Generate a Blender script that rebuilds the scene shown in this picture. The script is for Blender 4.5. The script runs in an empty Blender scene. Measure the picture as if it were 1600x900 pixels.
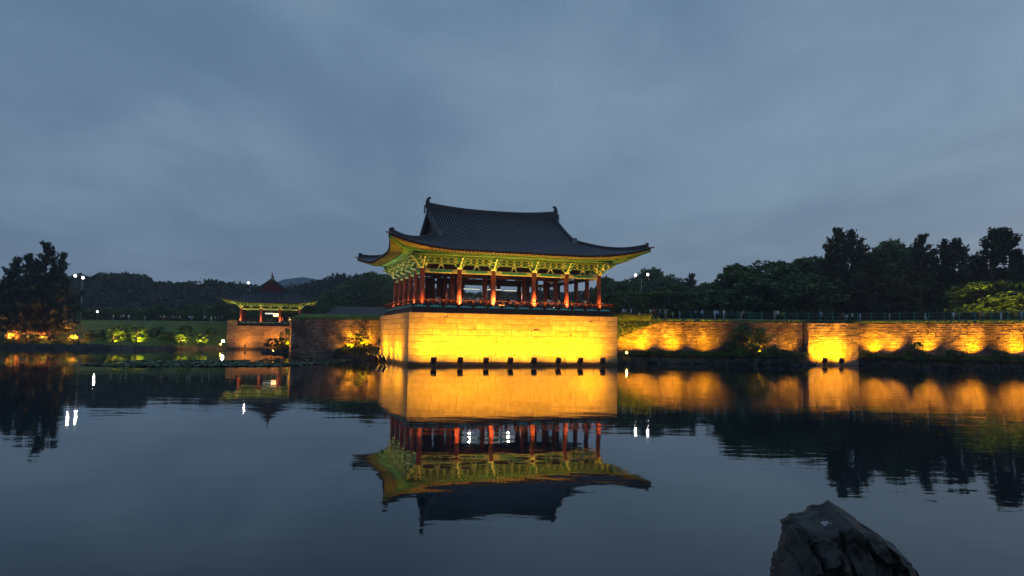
import bpy, bmesh, math, random
from mathutils import Vector, Matrix, noise
rnd = random.Random(7)
SC = bpy.context.scene
COL = SC.collection
R = math.radians

# ------------------------------------------------------------------ camera
F = 1155.0
CAM_Z = 3.4
PITCH = math.atan((529 - 450) / F)
ROLL = 0.0125
cam_rot = Matrix.Rotation(math.pi / 2 + PITCH, 3, 'X') @ Matrix.Rotation(ROLL, 3, 'Z')
cd = bpy.data.cameras.new('camera')
cam = bpy.data.objects.new('camera', cd)
COL.objects.link(cam)
cam.matrix_world = Matrix.Translation((0, 0, CAM_Z)) @ cam_rot.to_4x4()
cd.sensor_width = 36
cd.lens = 36 * F / 1600
cd.clip_end = 6000
SC.camera = cam

def ray(px, py):
    return cam_rot @ Vector(((px - 800) / F, -(py - 450) / F, -1))
def at_depth(px, py, Y):
    d = ray(px, py)
    return Vector((0, 0, CAM_Z)) + d * (Y / d.y)
def at_level(px, py, z=0.0):
    d = ray(px, py)
    return Vector((0, 0, CAM_Z)) + d * ((z - CAM_Z) / d.z)
def project(p):
    q = cam_rot.transposed() @ (Vector(p) - Vector((0, 0, CAM_Z)))
    return (800 + F * q.x / -q.z, 450 - F * q.y / -q.z)
def x_for(px, Y, z):
    X = (px - 800) / F * Y
    for _ in range(3):
        a = project((X, Y, z))[0]
        X += (px - a) * Y / F
    return X

# ------------------------------------------------------------------ world (dusk, overcast)
W = bpy.data.worlds.new('World')
SC.world = W
W.use_nodes = True
nt = W.node_tree
nt.nodes.clear()
def N(t, typ, **kw):
    n = t.nodes.new(typ)
    for k, v in kw.items():
        setattr(n, k, v)
    return n
out = N(nt, 'ShaderNodeOutputWorld')
bg = N(nt, 'ShaderNodeBackground')
sky = N(nt, 'ShaderNodeTexSky', sky_type='NISHITA', sun_disc=False, sun_elevation=R(1.5), sun_rotation=R(60))
tc = N(nt, 'ShaderNodeTexCoord')
sep = N(nt, 'ShaderNodeSeparateXYZ')
nt.links.new(tc.outputs['Generated'], sep.inputs[0])
# cloud sheet coordinates: direction projected on a flat layer overhead
mz = N(nt, 'ShaderNodeMath', operation='ABSOLUTE'); nt.links.new(sep.outputs[2], mz.inputs[0])
az = N(nt, 'ShaderNodeMath', operation='ADD'); az.inputs[1].default_value = 0.10; nt.links.new(mz.outputs[0], az.inputs[0])
dx = N(nt, 'ShaderNodeMath', operation='DIVIDE'); nt.links.new(sep.outputs[0], dx.inputs[0]); nt.links.new(az.outputs[0], dx.inputs[1])
dy = N(nt, 'ShaderNodeMath', operation='DIVIDE'); nt.links.new(sep.outputs[1], dy.inputs[0]); nt.links.new(az.outputs[0], dy.inputs[1])
cmb = N(nt, 'ShaderNodeCombineXYZ'); nt.links.new(dx.outputs[0], cmb.inputs[0]); nt.links.new(dy.outputs[0], cmb.inputs[1])
def wnoise(scale, detail, rough, off, dist=0.0):
    mp = N(nt, 'ShaderNodeMapping'); mp.inputs['Location'].default_value = off
    mp.inputs['Scale'].default_value = (1.0, 0.62, 1)
    mp.inputs['Rotation'].default_value = (0, 0, R(-22))
    nt.links.new(cmb.outputs[0], mp.inputs[0])
    n = N(nt, 'ShaderNodeTexNoise'); n.inputs['Scale'].default_value = scale
    n.inputs['Detail'].default_value = detail; n.inputs['Roughness'].default_value = rough
    n.inputs['Distortion'].default_value = dist
    nt.links.new(mp.outputs[0], n.inputs['Vector'])
    return n
n1 = wnoise(0.75, 6, 0.5, (3.1, 1.7, 0), 0.5)
n2 = wnoise(2.2, 7, 0.55, (0.4, 5.2, 0), 0.4)
cr = N(nt, 'ShaderNodeValToRGB')
cr.color_ramp.interpolation = 'EASE'
cr.color_ramp.elements[0].position = 0.30; cr.color_ramp.elements[0].color = SKY_LO = (0.104, 0.176, 0.282, 1)
cr.color_ramp.elements[1].position = 0.72; cr.color_ramp.elements[1].color = SKY_HI = (0.208, 0.312, 0.430, 1)
mixn = N(nt, 'ShaderNodeMix', data_type='FLOAT'); mixn.inputs[0].default_value = 0.36
nt.links.new(n1.outputs[0], mixn.inputs[2]); nt.links.new(n2.outputs[0], mixn.inputs[3])
# the cloud thins towards the west (right): paler there, with a few bright wisps
gx = N(nt, 'ShaderNodeMath', operation='MULTIPLY_ADD'); gx.inputs[1].default_value = 0.17; gx.inputs[2].default_value = 0.0
nt.links.new(sep.outputs[0], gx.inputs[0])
gxa = N(nt, 'ShaderNodeMath', operation='ADD'); nt.links.new(mixn.outputs[0], gxa.inputs[0]); nt.links.new(gx.outputs[0], gxa.inputs[1])
nt.links.new(gxa.outputs[0], cr.inputs[0])
# few bright wisps where the cloud tears open in the west
n3 = wnoise(1.5, 8, 0.62, (7.7, 2.9, 0), 1.2)
w1 = N(nt, 'ShaderNodeMapRange'); w1.inputs['From Min'].default_value = 0.60; w1.inputs['From Max'].default_value = 0.80; nt.links.new(n3.outputs[0], w1.inputs[0])
w2 = N(nt, 'ShaderNodeMapRange'); w2.inputs['From Min'].default_value = 0.05; w2.inputs['From Max'].default_value = 0.55; w2.inputs['To Max'].default_value = 0.75; nt.links.new(sep.outputs[0], w2.inputs[0])
w3 = N(nt, 'ShaderNodeMath', operation='MULTIPLY'); nt.links.new(w1.outputs[0], w3.inputs[0]); nt.links.new(w2.outputs[0], w3.inputs[1])
wm = N(nt, 'ShaderNodeMix', data_type='RGBA'); nt.links.new(w3.outputs[0], wm.inputs[0]); nt.links.new(cr.outputs[0], wm.inputs[6]); wm.inputs[7].default_value = (0.36, 0.46, 0.54, 1)
# a little paler low down, where the cloud thins to the horizon
hr = N(nt, 'ShaderNodeMapRange'); hr.inputs['From Min'].default_value = 0.0; hr.inputs['From Max'].default_value = 0.42
hr.inputs['To Min'].default_value = 1.0; hr.inputs['To Max'].default_value = 0.0
nt.links.new(mz.outputs[0], hr.inputs[0])
hm = N(nt, 'ShaderNodeMix', data_type='RGBA')
nt.links.new(wm.outputs[2], hm.inputs[6]); hm.inputs[7].default_value = (0.155, 0.238, 0.352, 1)
hs = N(nt, 'ShaderNodeMath', operation='MULTIPLY'); hs.inputs[1].default_value = 0.55
nt.links.new(hr.outputs[0], hs.inputs[0]); nt.links.new(hs.outputs[0], hm.inputs[0])
# thin share of the clear twilight behind the cloud
sm = N(nt, 'ShaderNodeVectorMath', operation='SCALE'); sm.inputs['Scale'].default_value = 0.02
nt.links.new(sky.outputs[0], sm.inputs[0])
ad = N(nt, 'ShaderNodeVectorMath', operation='ADD')
nt.links.new(hm.outputs[2], ad.inputs[0]); nt.links.new(sm.outputs[0], ad.inputs[1])
nt.links.new(ad.outputs[0], bg.inputs[0]); bg.inputs[1].default_value = 1.0
nt.links.new(bg.outputs[0], out.inputs[0])
# weak last daylight through the cloud
sl = bpy.data.lights.new('sun', 'SUN'); sl.energy = 0.03; sl.angle = R(25); sl.color = (0.8, 0.88, 1)
so = bpy.data.objects.new('sun', sl); so.rotation_euler = (R(50), 0, R(-120)); COL.objects.link(so)
SC.view_settings.view_transform = 'Standard'
SC.view_settings.look = 'None'
SC.view_settings.exposure = 0
SC.view_settings.gamma = 1
SC.cycles.use_denoising = True
SC.cycles.max_bounces = 5
SC.cycles.diffuse_bounces = 3
SC.cycles.glossy_bounces = 3
SC.cycles.sample_clamp_indirect = 6
SC.cycles.caustics_reflective = False
SC.cycles.caustics_refractive = False

# ------------------------------------------------------------------ materials
def mat(name, col, rough=0.75, var=0.25, scale=3.0, bump=0.0, spec=0.3, island=0.0, perobj=0.0, stain=0.0, stain_scale=0.12, col2=None, stretch=None, detail=6, metal=0.0):
    m = bpy.data.materials.new(name); m.use_nodes = True
    t = m.node_tree; b = t.nodes['Principled BSDF']
    b.inputs['Roughness'].default_value = rough
    b.inputs['Specular IOR Level'].default_value = spec
    b.inputs['Metallic'].default_value = metal
    tc = N(t, 'ShaderNodeTexCoord'); vec = tc.outputs['Object']
    if stretch:
        mp = N(t, 'ShaderNodeMapping'); mp.inputs['Scale'].default_value = stretch
        t.links.new(vec, mp.inputs[0]); vec = mp.outputs[0]
    n = N(t, 'ShaderNodeTexNoise'); n.inputs['Scale'].default_value = scale; n.inputs['Detail'].default_value = detail
    n.inputs['Roughness'].default_value = 0.6
    t.links.new(vec, n.inputs['Vector'])
    mr = N(t, 'ShaderNodeMapRange'); mr.inputs['From Min'].default_value = 0.3; mr.inputs['From Max'].default_value = 0.7
    t.links.new(n.outputs[0], mr.inputs[0])
    mx = N(t, 'ShaderNodeMix', data_type='RGBA')
    c1 = [c * (1 - var) for c in col[:3]] + [1]
    c2 = list(col2[:3]) + [1] if col2 else [min(1, c * (1 + var)) for c in col[:3]] + [1]
    mx.inputs[6].default_value = c1; mx.inputs[7].default_value = c2
    t.links.new(mr.outputs[0], mx.inputs[0]); c = mx.outputs[2]
    def jitter(src, amt, c):
        r = N(t, 'ShaderNodeMapRange'); r.inputs['To Min'].default_value = 1 - amt; r.inputs['To Max'].default_value = 1 + amt
        t.links.new(src, r.inputs[0])
        s = N(t, 'ShaderNodeVectorMath', operation='SCALE')
        t.links.new(c, s.inputs[0]); t.links.new(r.outputs[0], s.inputs['Scale'])
        return s.outputs[0]
    if island:
        g = N(t, 'ShaderNodeNewGeometry'); c = jitter(g.outputs['Random Per Island'], island, c)
    if perobj:
        o = N(t, 'ShaderNodeObjectInfo'); c = jitter(o.outputs['Random'], perobj, c)
    if stain:
        # dark weather stains running down the wall, each with its own outline
        mp2 = N(t, 'ShaderNodeMapping'); mp2.inputs['Scale'].default_value = (1, 1, 0.55); t.links.new(tc.outputs['Object'], mp2.inputs[0])
        n2_ = N(t, 'ShaderNodeTexNoise'); n2_.inputs['Scale'].default_value = stain_scale; n2_.inputs['Detail'].default_value = 9; n2_.inputs['Roughness'].default_value = 0.62; n2_.inputs['Distortion'].default_value = 0.6
        t.links.new(mp2.outputs[0], n2_.inputs['Vector'])
        r2 = N(t, 'ShaderNodeMapRange'); r2.inputs['From Min'].default_value = 0.42; r2.inputs['From Max'].default_value = 0.56; r2.inputs['To Min'].default_value = 1-stain; r2.inputs['To Max'].default_value = 1.0
        t.links.new(n2_.outputs[0], r2.inputs[0])
        s2 = N(t, 'ShaderNodeVectorMath', operation='SCALE'); t.links.new(c, s2.inputs[0]); t.links.new(r2.outputs[0], s2.inputs['Scale']); c = s2.outputs[0]
    t.links.new(c, b.inputs['Base Color'])
    if bump:
        bp = N(t, 'ShaderNodeBump'); bp.inputs['Strength'].default_value = 0.6; bp.inputs['Distance'].default_value = bump
        t.links.new(n.outputs[0], bp.inputs['Height']); t.links.new(bp.outputs[0], b.inputs['Normal'])
    return m
def emit(name, col, strength):
    m = bpy.data.materials.new(name); m.use_nodes = True
    t = m.node_tree; b = t.nodes['Principled BSDF']
    b.inputs['Base Color'].default_value = (0.8, 0.8, 0.8, 1)
    b.inputs['Emission Color'].default_value = list(col) + [1]
    b.inputs['Emission Strength'].default_value = strength
    return m

M = {}
M['ashlar'] = mat('ashlar', (0.42, 0.34, 0.20), 0.85, 0.25, 1.3, 0.02, perobj=0.16, detail=9, stain=0.22, stain_scale=0.6)
M['core'] = mat('mortar', (0.12, 0.10, 0.08), 0.95, 0.2)
M['rubble'] = mat('rubble', (0.26, 0.190, 0.155), 0.9, 0.45, 0.7, 0.04, island=0.38, detail=9, stain=0.62, stain_scale=0.22)
M['rubble_pale'] = mat('rubble_pale', (0.28, 0.21, 0.17), 0.9, 0.45, 0.6, 0.03, island=0.32, detail=9, stain=0.55, stain_scale=0.35)
M['block'] = mat('weathered_block', (0.34, 0.25, 0.18), 0.9, 0.35, 1.0, 0.03, perobj=0.25, detail=9, stain=0.4, stain_scale=0.5)
M['rock'] = mat('rock', (0.055, 0.05, 0.05), 0.85, 0.45, 2.5, 0.05, island=0.3)
M['red'] = mat('red_paint', (0.36, 0.065, 0.035), 0.55, 0.18, 3, perobj=0.08)
M['dred'] = mat('dark_red_wood', (0.075, 0.018, 0.014), 0.6, 0.25, 3)
M['wood'] = mat('dark_wood', (0.05, 0.022, 0.018), 0.65, 0.3, 4)
M['teal'] = mat('teal_paint', (0.16, 0.62, 0.54), 0.6, 0.25, 6)
M['green'] = mat('green_paint', (0.045, 0.26, 0.12), 0.6, 0.3, 5)
M['dgreen'] = mat('dark_green_paint', (0.022, 0.085, 0.04), 0.65, 0.3, 4)
M['cream'] = mat('cream_edge', (0.38, 0.45, 0.25), 0.6, 0.12, 5)
M['tie'] = mat('tie_beam_paint', (0.42, 0.40, 0.17), 0.6, 0.25, 3)
M['ochre'] = mat('ochre_beam', (0.11, 0.21, 0.085), 0.6, 0.30, 2.2, stretch=(2.5, 2.5, 6))
M['orange_soffit'] = mat('terracotta_soffit', (0.30, 0.20, 0.12), 0.65, 0.15, 3)
M['green_soffit'] = mat('pale_green_soffit', (0.22, 0.42, 0.22), 0.65, 0.18, 3)
M['tile'] = mat('roof_tile', (0.105, 0.112, 0.150), 0.5, 0.30, 5, 0.01, spec=0.6, perobj=0.12)
M['tilebed'] = mat('roof_bed', (0.004, 0.004, 0.006), 0.8, 0.3, 4)
M['ridge'] = mat('ridge_tile', (0.045, 0.047, 0.056), 0.65, 0.35, 6, stretch=(1, 1, 14))
M['plaster_ridge'] = mat('ridge_plaster', (0.20, 0.20, 0.21), 0.8, 0.3, 5)
M['grass'] = mat('grass_ground', (0.10, 0.135, 0.024), 0.95, 0.45, 0.35, 0.05, detail=10)
M['earth'] = mat('earth_bank', (0.060, 0.048, 0.030), 0.95, 0.45, 0.8, 0.06, col2=(0.045, 0.065, 0.022), detail=10)
M['bark'] = mat('bark', (0.085, 0.055, 0.038), 0.9, 0.35, 5, 0.02, stretch=(1, 1, 0.25))
M['leaf'] = mat('leaf_green', (0.060, 0.120, 0.034), 0.7, 0.25, 0.4, island=0.5)
M['leaf2'] = mat('leaf_light_green', (0.090, 0.145, 0.030), 0.7, 0.25, 0.4, island=0.5)
M['needle'] = mat('pine_needles', (0.030, 0.052, 0.026), 0.7, 0.25, 0.4, island=0.5)
M['far'] = mat('far_wood', (0.042, 0.062, 0.042), 0.85, 0.3, 0.06, island=0.45)
M['far_hill'] = mat('far_hill_ground', (0.020, 0.032, 0.022), 0.95, 0.3, 0.03)
M['lotus'] = mat('lotus_leaf', (0.085, 0.130, 0.065), 0.5, 0.3, 0.6, island=0.5)
M['metal'] = mat('dark_metal', (0.035, 0.033, 0.035), 0.5, 0.25, 8, metal=0.3)
M['fence'] = mat('green_fence_paint', (0.06, 0.24, 0.21), 0.5, 0.15, 4)
M['mast'] = mat('pale_mast_paint', (0.22, 0.30, 0.30), 0.5, 0.15, 4)
M['lens'] = emit('yellow_lamp_lens', (1.0, 0.55, 0.12), 9)
M['glow_white'] = emit('white_floodlight_lens', (1.0, 0.93, 0.92), 5)
M['glow_soft'] = emit('white_strip_light', (0.95, 1.0, 0.85), 0.75)
M['glow_orange'] = emit('orange_lantern', (1.0, 0.35, 0.05), 2.5)
M['skin'] = mat('skin', (0.42, 0.27, 0.19), 0.6, 0.08)
M['hair'] = mat('hair', (0.012, 0.010, 0.009), 0.6, 0.2)
cloth_cols = {'white': (0.80, 0.80, 0.82), 'red': (0.50, 0.05, 0.05), 'navy': (0.03, 0.05, 0.14), 'black': (0.02, 0.02, 0.024), 'grey': (0.34, 0.35, 0.38), 'yellow': (0.55, 0.50, 0.05),
              'light blue': (0.36, 0.50, 0.70), 'pink': (0.60, 0.28, 0.28), 'beige': (0.42, 0.36, 0.27), 'dark green': (0.03, 0.09, 0.06)}
for k, c in cloth_cols.items():
    M['cloth ' + k] = mat('cloth_' + k.replace(' ', '_'), c, 0.85, 0.12, 6)

# ------------------------------------------------------------------ mesh helpers
class MB:
    def __init__(s): s.v = []; s.f = []; s.m = []
    def add(s, vs, fs, m=0):
        o = len(s.v); s.v += [tuple(p) for p in vs]
        for f in fs: s.f.append([i + o for i in f]); s.m.append(m)
    def box(s, x0, x1, y0, y1, z0, z1, m=0):
        s.add([(x0,y0,z0),(x1,y0,z0),(x1,y1,z0),(x0,y1,z0),(x0,y0,z1),(x1,y0,z1),(x1,y1,z1),(x0,y1,z1)],
              [(3,2,1,0),(4,5,6,7),(0,1,5,4),(1,2,6,5),(2,3,7,6),(3,0,4,7)], m)
    def obox(s, c, ax, ay, azz, m=0):
        c = Vector(c); ax = Vector(ax); ay = Vector(ay); azz = Vector(azz)
        vs = [c + ax*i + ay*j + azz*k for k in (-1,1) for (i,j) in ((-1,-1),(1,-1),(1,1),(-1,1))]
        s.add(vs, [(3,2,1,0),(4,5,6,7),(0,1,5,4),(1,2,6,5),(2,3,7,6),(3,0,4,7)], m)
    def beam(s, a, b, w, h, m=0, up=(0,0,1)):
        a = Vector(a); b = Vector(b); d = (b - a); L = d.length
        if L < 1e-6: return
        d /= L; x = d.cross(Vector(up)); x.normalize(); y = x.cross(d)
        s.obox((a+b)/2, d*L/2, x*w/2, y*h/2, m)
    def tube(s, pts, rs, n=8, m=0, caps=True):
        pts = [Vector(p) for p in pts]; k = len(pts)
        if not isinstance(rs, (list, tuple)): rs = [rs]*k
        o = len(s.v); ref = Vector((0,0,1))
        for i, p in enumerate(pts):
            d = (pts[min(i+1,k-1)] - pts[max(i-1,0)]); d.normalize()
            r = ref if abs(d.dot(ref)) < 0.95 else Vector((1,0,0))
            x = d.cross(r); x.normalize(); y = d.cross(x)
            for j in range(n):
                a = 2*math.pi*j/n; s.v.append(tuple(p + (x*math.cos(a) + y*math.sin(a))*rs[i]))
        for i in range(k-1):
            for j in range(n):
                s.f.append([o+i*n+j, o+(i+1)*n+j, o+(i+1)*n+(j+1)%n, o+i*n+(j+1)%n]); s.m.append(m)
        if caps:
            s.f.append([o+j for j in range(n)]); s.m.append(m)
            s.f.append([o+(k-1)*n+j for j in reversed(range(n))]); s.m.append(m)
    def prism(s, poly, ext, m=0, mside=None):
        """poly: list of 3-D points, ext: extrusion vector"""
        n = len(poly); ext = Vector(ext)
        a = [Vector(p) for p in poly]; b = [p + ext for p in a]
        o = len(s.v); s.v += [tuple(p) for p in a + b]
        s.f.append([o+i for i in reversed(range(n))]); s.m.append(m)
        s.f.append([o+n+i for i in range(n)]); s.m.append(m)
        for i in range(n):
            j = (i+1) % n
            s.f.append([o+i, o+j, o+n+j, o+n+i]); s.m.append(m if mside is None else mside)
    def grid(s, rows, m=0):
        o = len(s.v); w = len(rows[0])
        for r in rows: s.v += [tuple(p) for p in r]
        for i in range(len(rows)-1):
            for j in range(w-1):
                s.f.append([o+i*w+j, o+i*w+j+1, o+(i+1)*w+j+1, o+(i+1)*w+j]); s.m.append(m)
    def quad(s, a, b, c, d, m=0): s.add([a,b,c,d], [(0,1,2,3)], m)
    def build(s, name, mats, parent=None, smooth=False, **tags):
        me = bpy.data.meshes.new(name); me.from_pydata(s.v, [], s.f); 
        if not isinstance(mats, (list, tuple)): mats = [mats]
        for q in mats: me.materials.append(q if not isinstance(q, str) else M[q])
        if len(mats) > 1: me.polygons.foreach_set('material_index', s.m)
        if smooth: me.polygons.foreach_set('use_smooth', [True]*len(me.polygons))
        me.update()
        return link(name, me, parent, **tags)
def link(name, data, parent=None, loc=None, rot=None, label=None, cat=None, group=None, kind=None):
    o = bpy.data.objects.new(name, data); COL.objects.link(o)
    if parent: o.parent = parent
    if loc is not None: o.location = loc
    if rot is not None: o.rotation_euler = rot
    tag(o, label, cat, group, kind)
    return o
def tag(o, label=None, cat=None, group=None, kind=None):
    for k, v in (('label', label), ('category', cat), ('group', group), ('kind', kind)):
        if v: o[k] = v
def thing(name, label, cat, loc=(0,0,0), rotz=0.0, group=None):
    return link(name, None, None, loc, (0,0,rotz), label, cat, group)
def copy_tree(o, parent=None):
    c = o.copy(); COL.objects.link(c)
    if parent: c.parent = parent; c.matrix_parent_inverse = o.matrix_parent_inverse.copy()
    for ch in KIDS.get(o.name, []) or [x for x in list(o.children)]: copy_tree(ch, c)
    return c
KIDS = {}
def lamp(parent, kind, power, color, loc, direction, size=0.3, spread=150, blend=0.6, data=None):
    """a real light that belongs to its fixture (loc and direction in the fixture's own frame)"""
    if data is None:
        data = bpy.data.lights.new('lamp_light', kind); data.energy = power; data.color = color
        if kind == 'AREA': data.size = size; data.spread = R(spread)
        elif kind == 'SPOT': data.spot_size = R(spread); data.spot_blend = blend; data.shadow_soft_size = size
        else: data.shadow_soft_size = size
    o = bpy.data.objects.new('lamp_light', data); COL.objects.link(o)
    o.parent = parent; o.location = loc
    o.rotation_euler = Vector(direction).to_track_quat('-Z', 'Y').to_euler()
    return o

# ------------------------------------------------------------------ water
def water_material():
    m = bpy.data.materials.new('pond_water'); m.use_nodes = True; t = m.node_tree; t.nodes.clear()
    o = N(t, 'ShaderNodeOutputMaterial'); mix = N(t, 'ShaderNodeMixShader'); df = N(t, 'ShaderNodeBsdfDiffuse'); gl = N(t, 'ShaderNodeBsdfGlossy')
    fr = N(t, 'ShaderNodeFresnel'); fr.inputs['IOR'].default_value = 1.36
    df.inputs['Color'].default_value = (0.008, 0.015, 0.022, 1)
    gl.inputs['Roughness'].default_value = 0.022; gl.inputs['Color'].default_value = (0.93, 0.95, 0.96, 1)
    tc = N(t, 'ShaderNodeTexCoord')
    def nz(scale, sx, sy, detail):
        mp = N(t, 'ShaderNodeMapping'); mp.inputs['Scale'].default_value = (sx, sy, 1); mp.inputs['Rotation'].default_value = (0, 0, R(8))
        t.links.new(tc.outputs['Object'], mp.inputs[0])
        n = N(t, 'ShaderNodeTexNoise'); n.inputs['Scale'].default_value = scale; n.inputs['Detail'].default_value = detail
        t.links.new(mp.outputs[0], n.inputs['Vector']); return n
    big = nz(0.35, 0.5, 1.0, 3); small = nz(1.5, 0.55, 1.0, 3); patch = nz(0.035, 1, 1, 2)
    pr = N(t, 'ShaderNodeMapRange'); pr.inputs['From Min'].default_value = 0.48; pr.inputs['From Max'].default_value = 0.68
    pr.inputs['To Min'].default_value = 0.35; pr.inputs['To Max'].default_value = 2.2
    t.links.new(patch.outputs[0], pr.inputs[0])
    # the breeze reaches the right side of the pond more than the sheltered left
    sx_ = N(t, 'ShaderNodeSeparateXYZ'); t.links.new(tc.outputs['Object'], sx_.inputs[0])
    br = N(t, 'ShaderNodeMapRange'); br.inputs['From Min'].default_value = 3; br.inputs['From Max'].default_value = 24; br.inputs['To Min'].default_value = 0.8; br.inputs['To Max'].default_value = 2.3
    t.links.new(sx_.outputs[0], br.inputs[0])
    pm = N(t, 'ShaderNodeMath', operation='MULTIPLY'); t.links.new(pr.outputs[0], pm.inputs[0]); t.links.new(br.outputs[0], pm.inputs[1]); pr = pm
    ms = N(t, 'ShaderNodeMath', operation='MULTIPLY'); t.links.new(small.outputs[0], ms.inputs[0]); t.links.new(pr.outputs[0], ms.inputs[1])
    ms2 = N(t, 'ShaderNodeMath', operation='MULTIPLY'); ms2.inputs[1].default_value = 0.0052; t.links.new(ms.outputs[0], ms2.inputs[0])
    mb = N(t, 'ShaderNodeMath', operation='MULTIPLY'); mb.inputs[1].default_value = 0.012; t.links.new(big.outputs[0], mb.inputs[0])
    su = N(t, 'ShaderNodeMath', operation='ADD'); t.links.new(ms2.outputs[0], su.inputs[0]); t.links.new(mb.outputs[0], su.inputs[1])
    bp = N(t, 'ShaderNodeBump'); bp.inputs['Strength'].default_value = 1.0; bp.inputs['Distance'].default_value = 1.0
    t.links.new(su.outputs[0], bp.inputs['Height'])
    for s_ in (gl.inputs['Normal'], fr.inputs['Normal']): t.links.new(bp.outputs[0], s_)
    t.links.new(fr.outputs[0], mix.inputs[0]); t.links.new(df.outputs[0], mix.inputs[1]); t.links.new(gl.outputs[0], mix.inputs[2])
    t.links.new(mix.outputs[0], o.inputs[0]); return m
M['water'] = water_material()
mb = MB(); mb.quad((-900,-80,0),(900,-80,0),(900,420,0),(-900,420,0)); mb.build('water', 'water', kind='structure')

# ------------------------------------------------------------------ ground behind the walls
GZ = 6.9
front = [(-900,192),(-72.3,192),(-70.5,186),(-46.5,192.8),(-44.6,184),(-43.6,150),(-36.6,125),(-35.0,119.5),(-19.2,116),(-19.0,112.5),(6.8,121.2),(8,120.5),(45,119.2),(53.5,118.6),(72,104.6),(99,83),(140,50),(900,50)]
bm = bmesh.new()
poly = front + [(900,880),(-900,880)]
vs = [bm.verts.new((x,y,GZ)) for x,y in poly]
es = [bm.edges.new((vs[i], vs[(i+1)%len(vs)])) for i in range(len(vs))]
bmesh.ops.triangle_fill(bm, edges=es, use_beauty=True)
bmesh.ops.recalc_face_normals(bm, faces=bm.faces)
me = bpy.data.meshes.new('ground'); bm.to_mesh(me); bm.free(); me.materials.append(M['grass'])
link('ground', me, kind='structure')
mb = MB()
for a, b in zip(front[:-1], front[1:]):
    mb.quad((a[0],a[1],-0.6),(b[0],b[1],-0.6),(b[0],b[1],GZ-0.01),(a[0],a[1],GZ-0.01))
mb.build('ground_edge', 'earth', kind='structure')

def fbm(x, y, s=1.0):
    return noise.noise(Vector((x*s, y*s, 3.3))) + 0.5*noise.noise(Vector((x*s*2.1, y*s*2.1, 7.1)))
# left grass slope, from the waterline of the far shore up to the ground
def yshore(X):
    f = max(0.0, min(1.0, (X+82)/12.5)); return 163 + 15.5*f*f*(3-2*f)
sl_rows = []
for k in range(15):
    t_ = k/14; row = []
    for i in range(120):
        X = -260 + i*(191.6/119)
        ys = yshore(X); Y = ys + (191.9-ys)*t_ + (1-t_)*1.2*fbm(X, 0, 0.08)
        z = 0.75 + (GZ-0.76)*(t_**0.85) + (0.25*fbm(X, Y, 0.2) if 0 < k < 14 else 0)
        row.append((X, Y, z))
    sl_rows.append(row)
sl_rows.insert(0, [(x, y+0.05, -0.5) for x, y, z in sl_rows[0]])
mb = MB(); mb.grid(sl_rows); mb.build('grass_slope', 'grass', smooth=True, kind='structure')
# ground to the right and left of the frame continues round the pond
mb = MB()
mb.grid([[(-260,150,-0.4),(-262,100,-0.4),(-240,20,-0.4),(-160,-60,-0.4)],[(-275,192,GZ),(-280,100,GZ),(-260,10,GZ),(-170,-70,GZ)],[(-900,192,GZ),(-900,100,GZ),(-900,10,GZ),(-900,-70,GZ)]])
mb.grid([[(140,49,-0.4),(120,20,-0.4),(110,-60,-0.4)],[(146,50,GZ),(126,20,GZ),(116,-62,GZ)],[(900,50,GZ),(900,20,GZ),(900,-62,GZ)]])
mb.build('side_bank', 'grass', kind='structure')
# near shore under and behind the camera, below the frame
mb = MB()
mb.grid([[(x, y + 0.5*fbm(x,y,0.5), z + 0.12*fbm(x+9,y,0.7)) for x in [-120+i*4 for i in range(61)]] for y, z in ((7.0,-0.4),(5.2,0.25),(3.0,1.2),(0.5,1.75),(-8,1.8),(-79,1.9))])
mb.build('near_shore', 'earth', smooth=True, kind='structure')

# berms: grass strip rising from each wall top to the ground level behind it
def berm(name, pa, pb, n, back=4.0, z0=6.32, z1=GZ+0.03):
    pa = Vector(pa); pb = Vector(pb); d = (pb-pa).normalized(); nrm = Vector((-d.y, d.x))
    if nrm.y < 0: nrm = -nrm
    rows = []
    for k in range(6):
        t_ = k/5
        rows.append([(pa + d*((pb-pa).length*i/n) + nrm*(back*t_ + 0.15)).to_3d() + Vector((0,0, z0 + (z1-z0)*(t_**0.6) + (0.08*fbm(i*1.3,k,0.9) if k not in (0,5) else 0))) for i in range(n+1)])
    mb = MB(); mb.grid(rows); mb.build(name, 'grass', smooth=True, kind='structure')

# ------------------------------------------------------------------ masonry
def stone(mb, o, eu, en, u0, u1, z0, z1, out, ch=0.025, jit=0.01, m=0):
    """one dressed block: o origin at wall foot, eu along the wall, en outward normal"""
    def P(u, z, n): return o + eu*u + en*n + Vector((0,0,z))
    j = lambda: rnd.uniform(-jit, jit)
    back = [P(u0,z0,-0.12),P(u1,z0,-0.12),P(u1,z1,-0.12),P(u0,z1,-0.12)]
    mid = [P(u0+j(),z0+j(),out-ch),P(u1+j(),z0+j(),out-ch),P(u1+j(),z1+j(),out-ch),P(u0+j(),z1+j(),out-ch)]
    c2 = ch*1.2
    fr_ = [P(u0+c2,z0+c2,out+j()),P(u1-c2,z0+c2,out+j()),P(u1-c2,z1-c2,out+j()),P(u0+c2,z1-c2,out+j())]
    mb.add(back+mid+fr_, [(0,1,5,4),(1,2,6,5),(2,3,7,6),(3,0,4,7),(4,5,9,8),(5,6,10,9),(6,7,11,10),(7,4,8,11),(8,9,10,11)], m)
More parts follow.
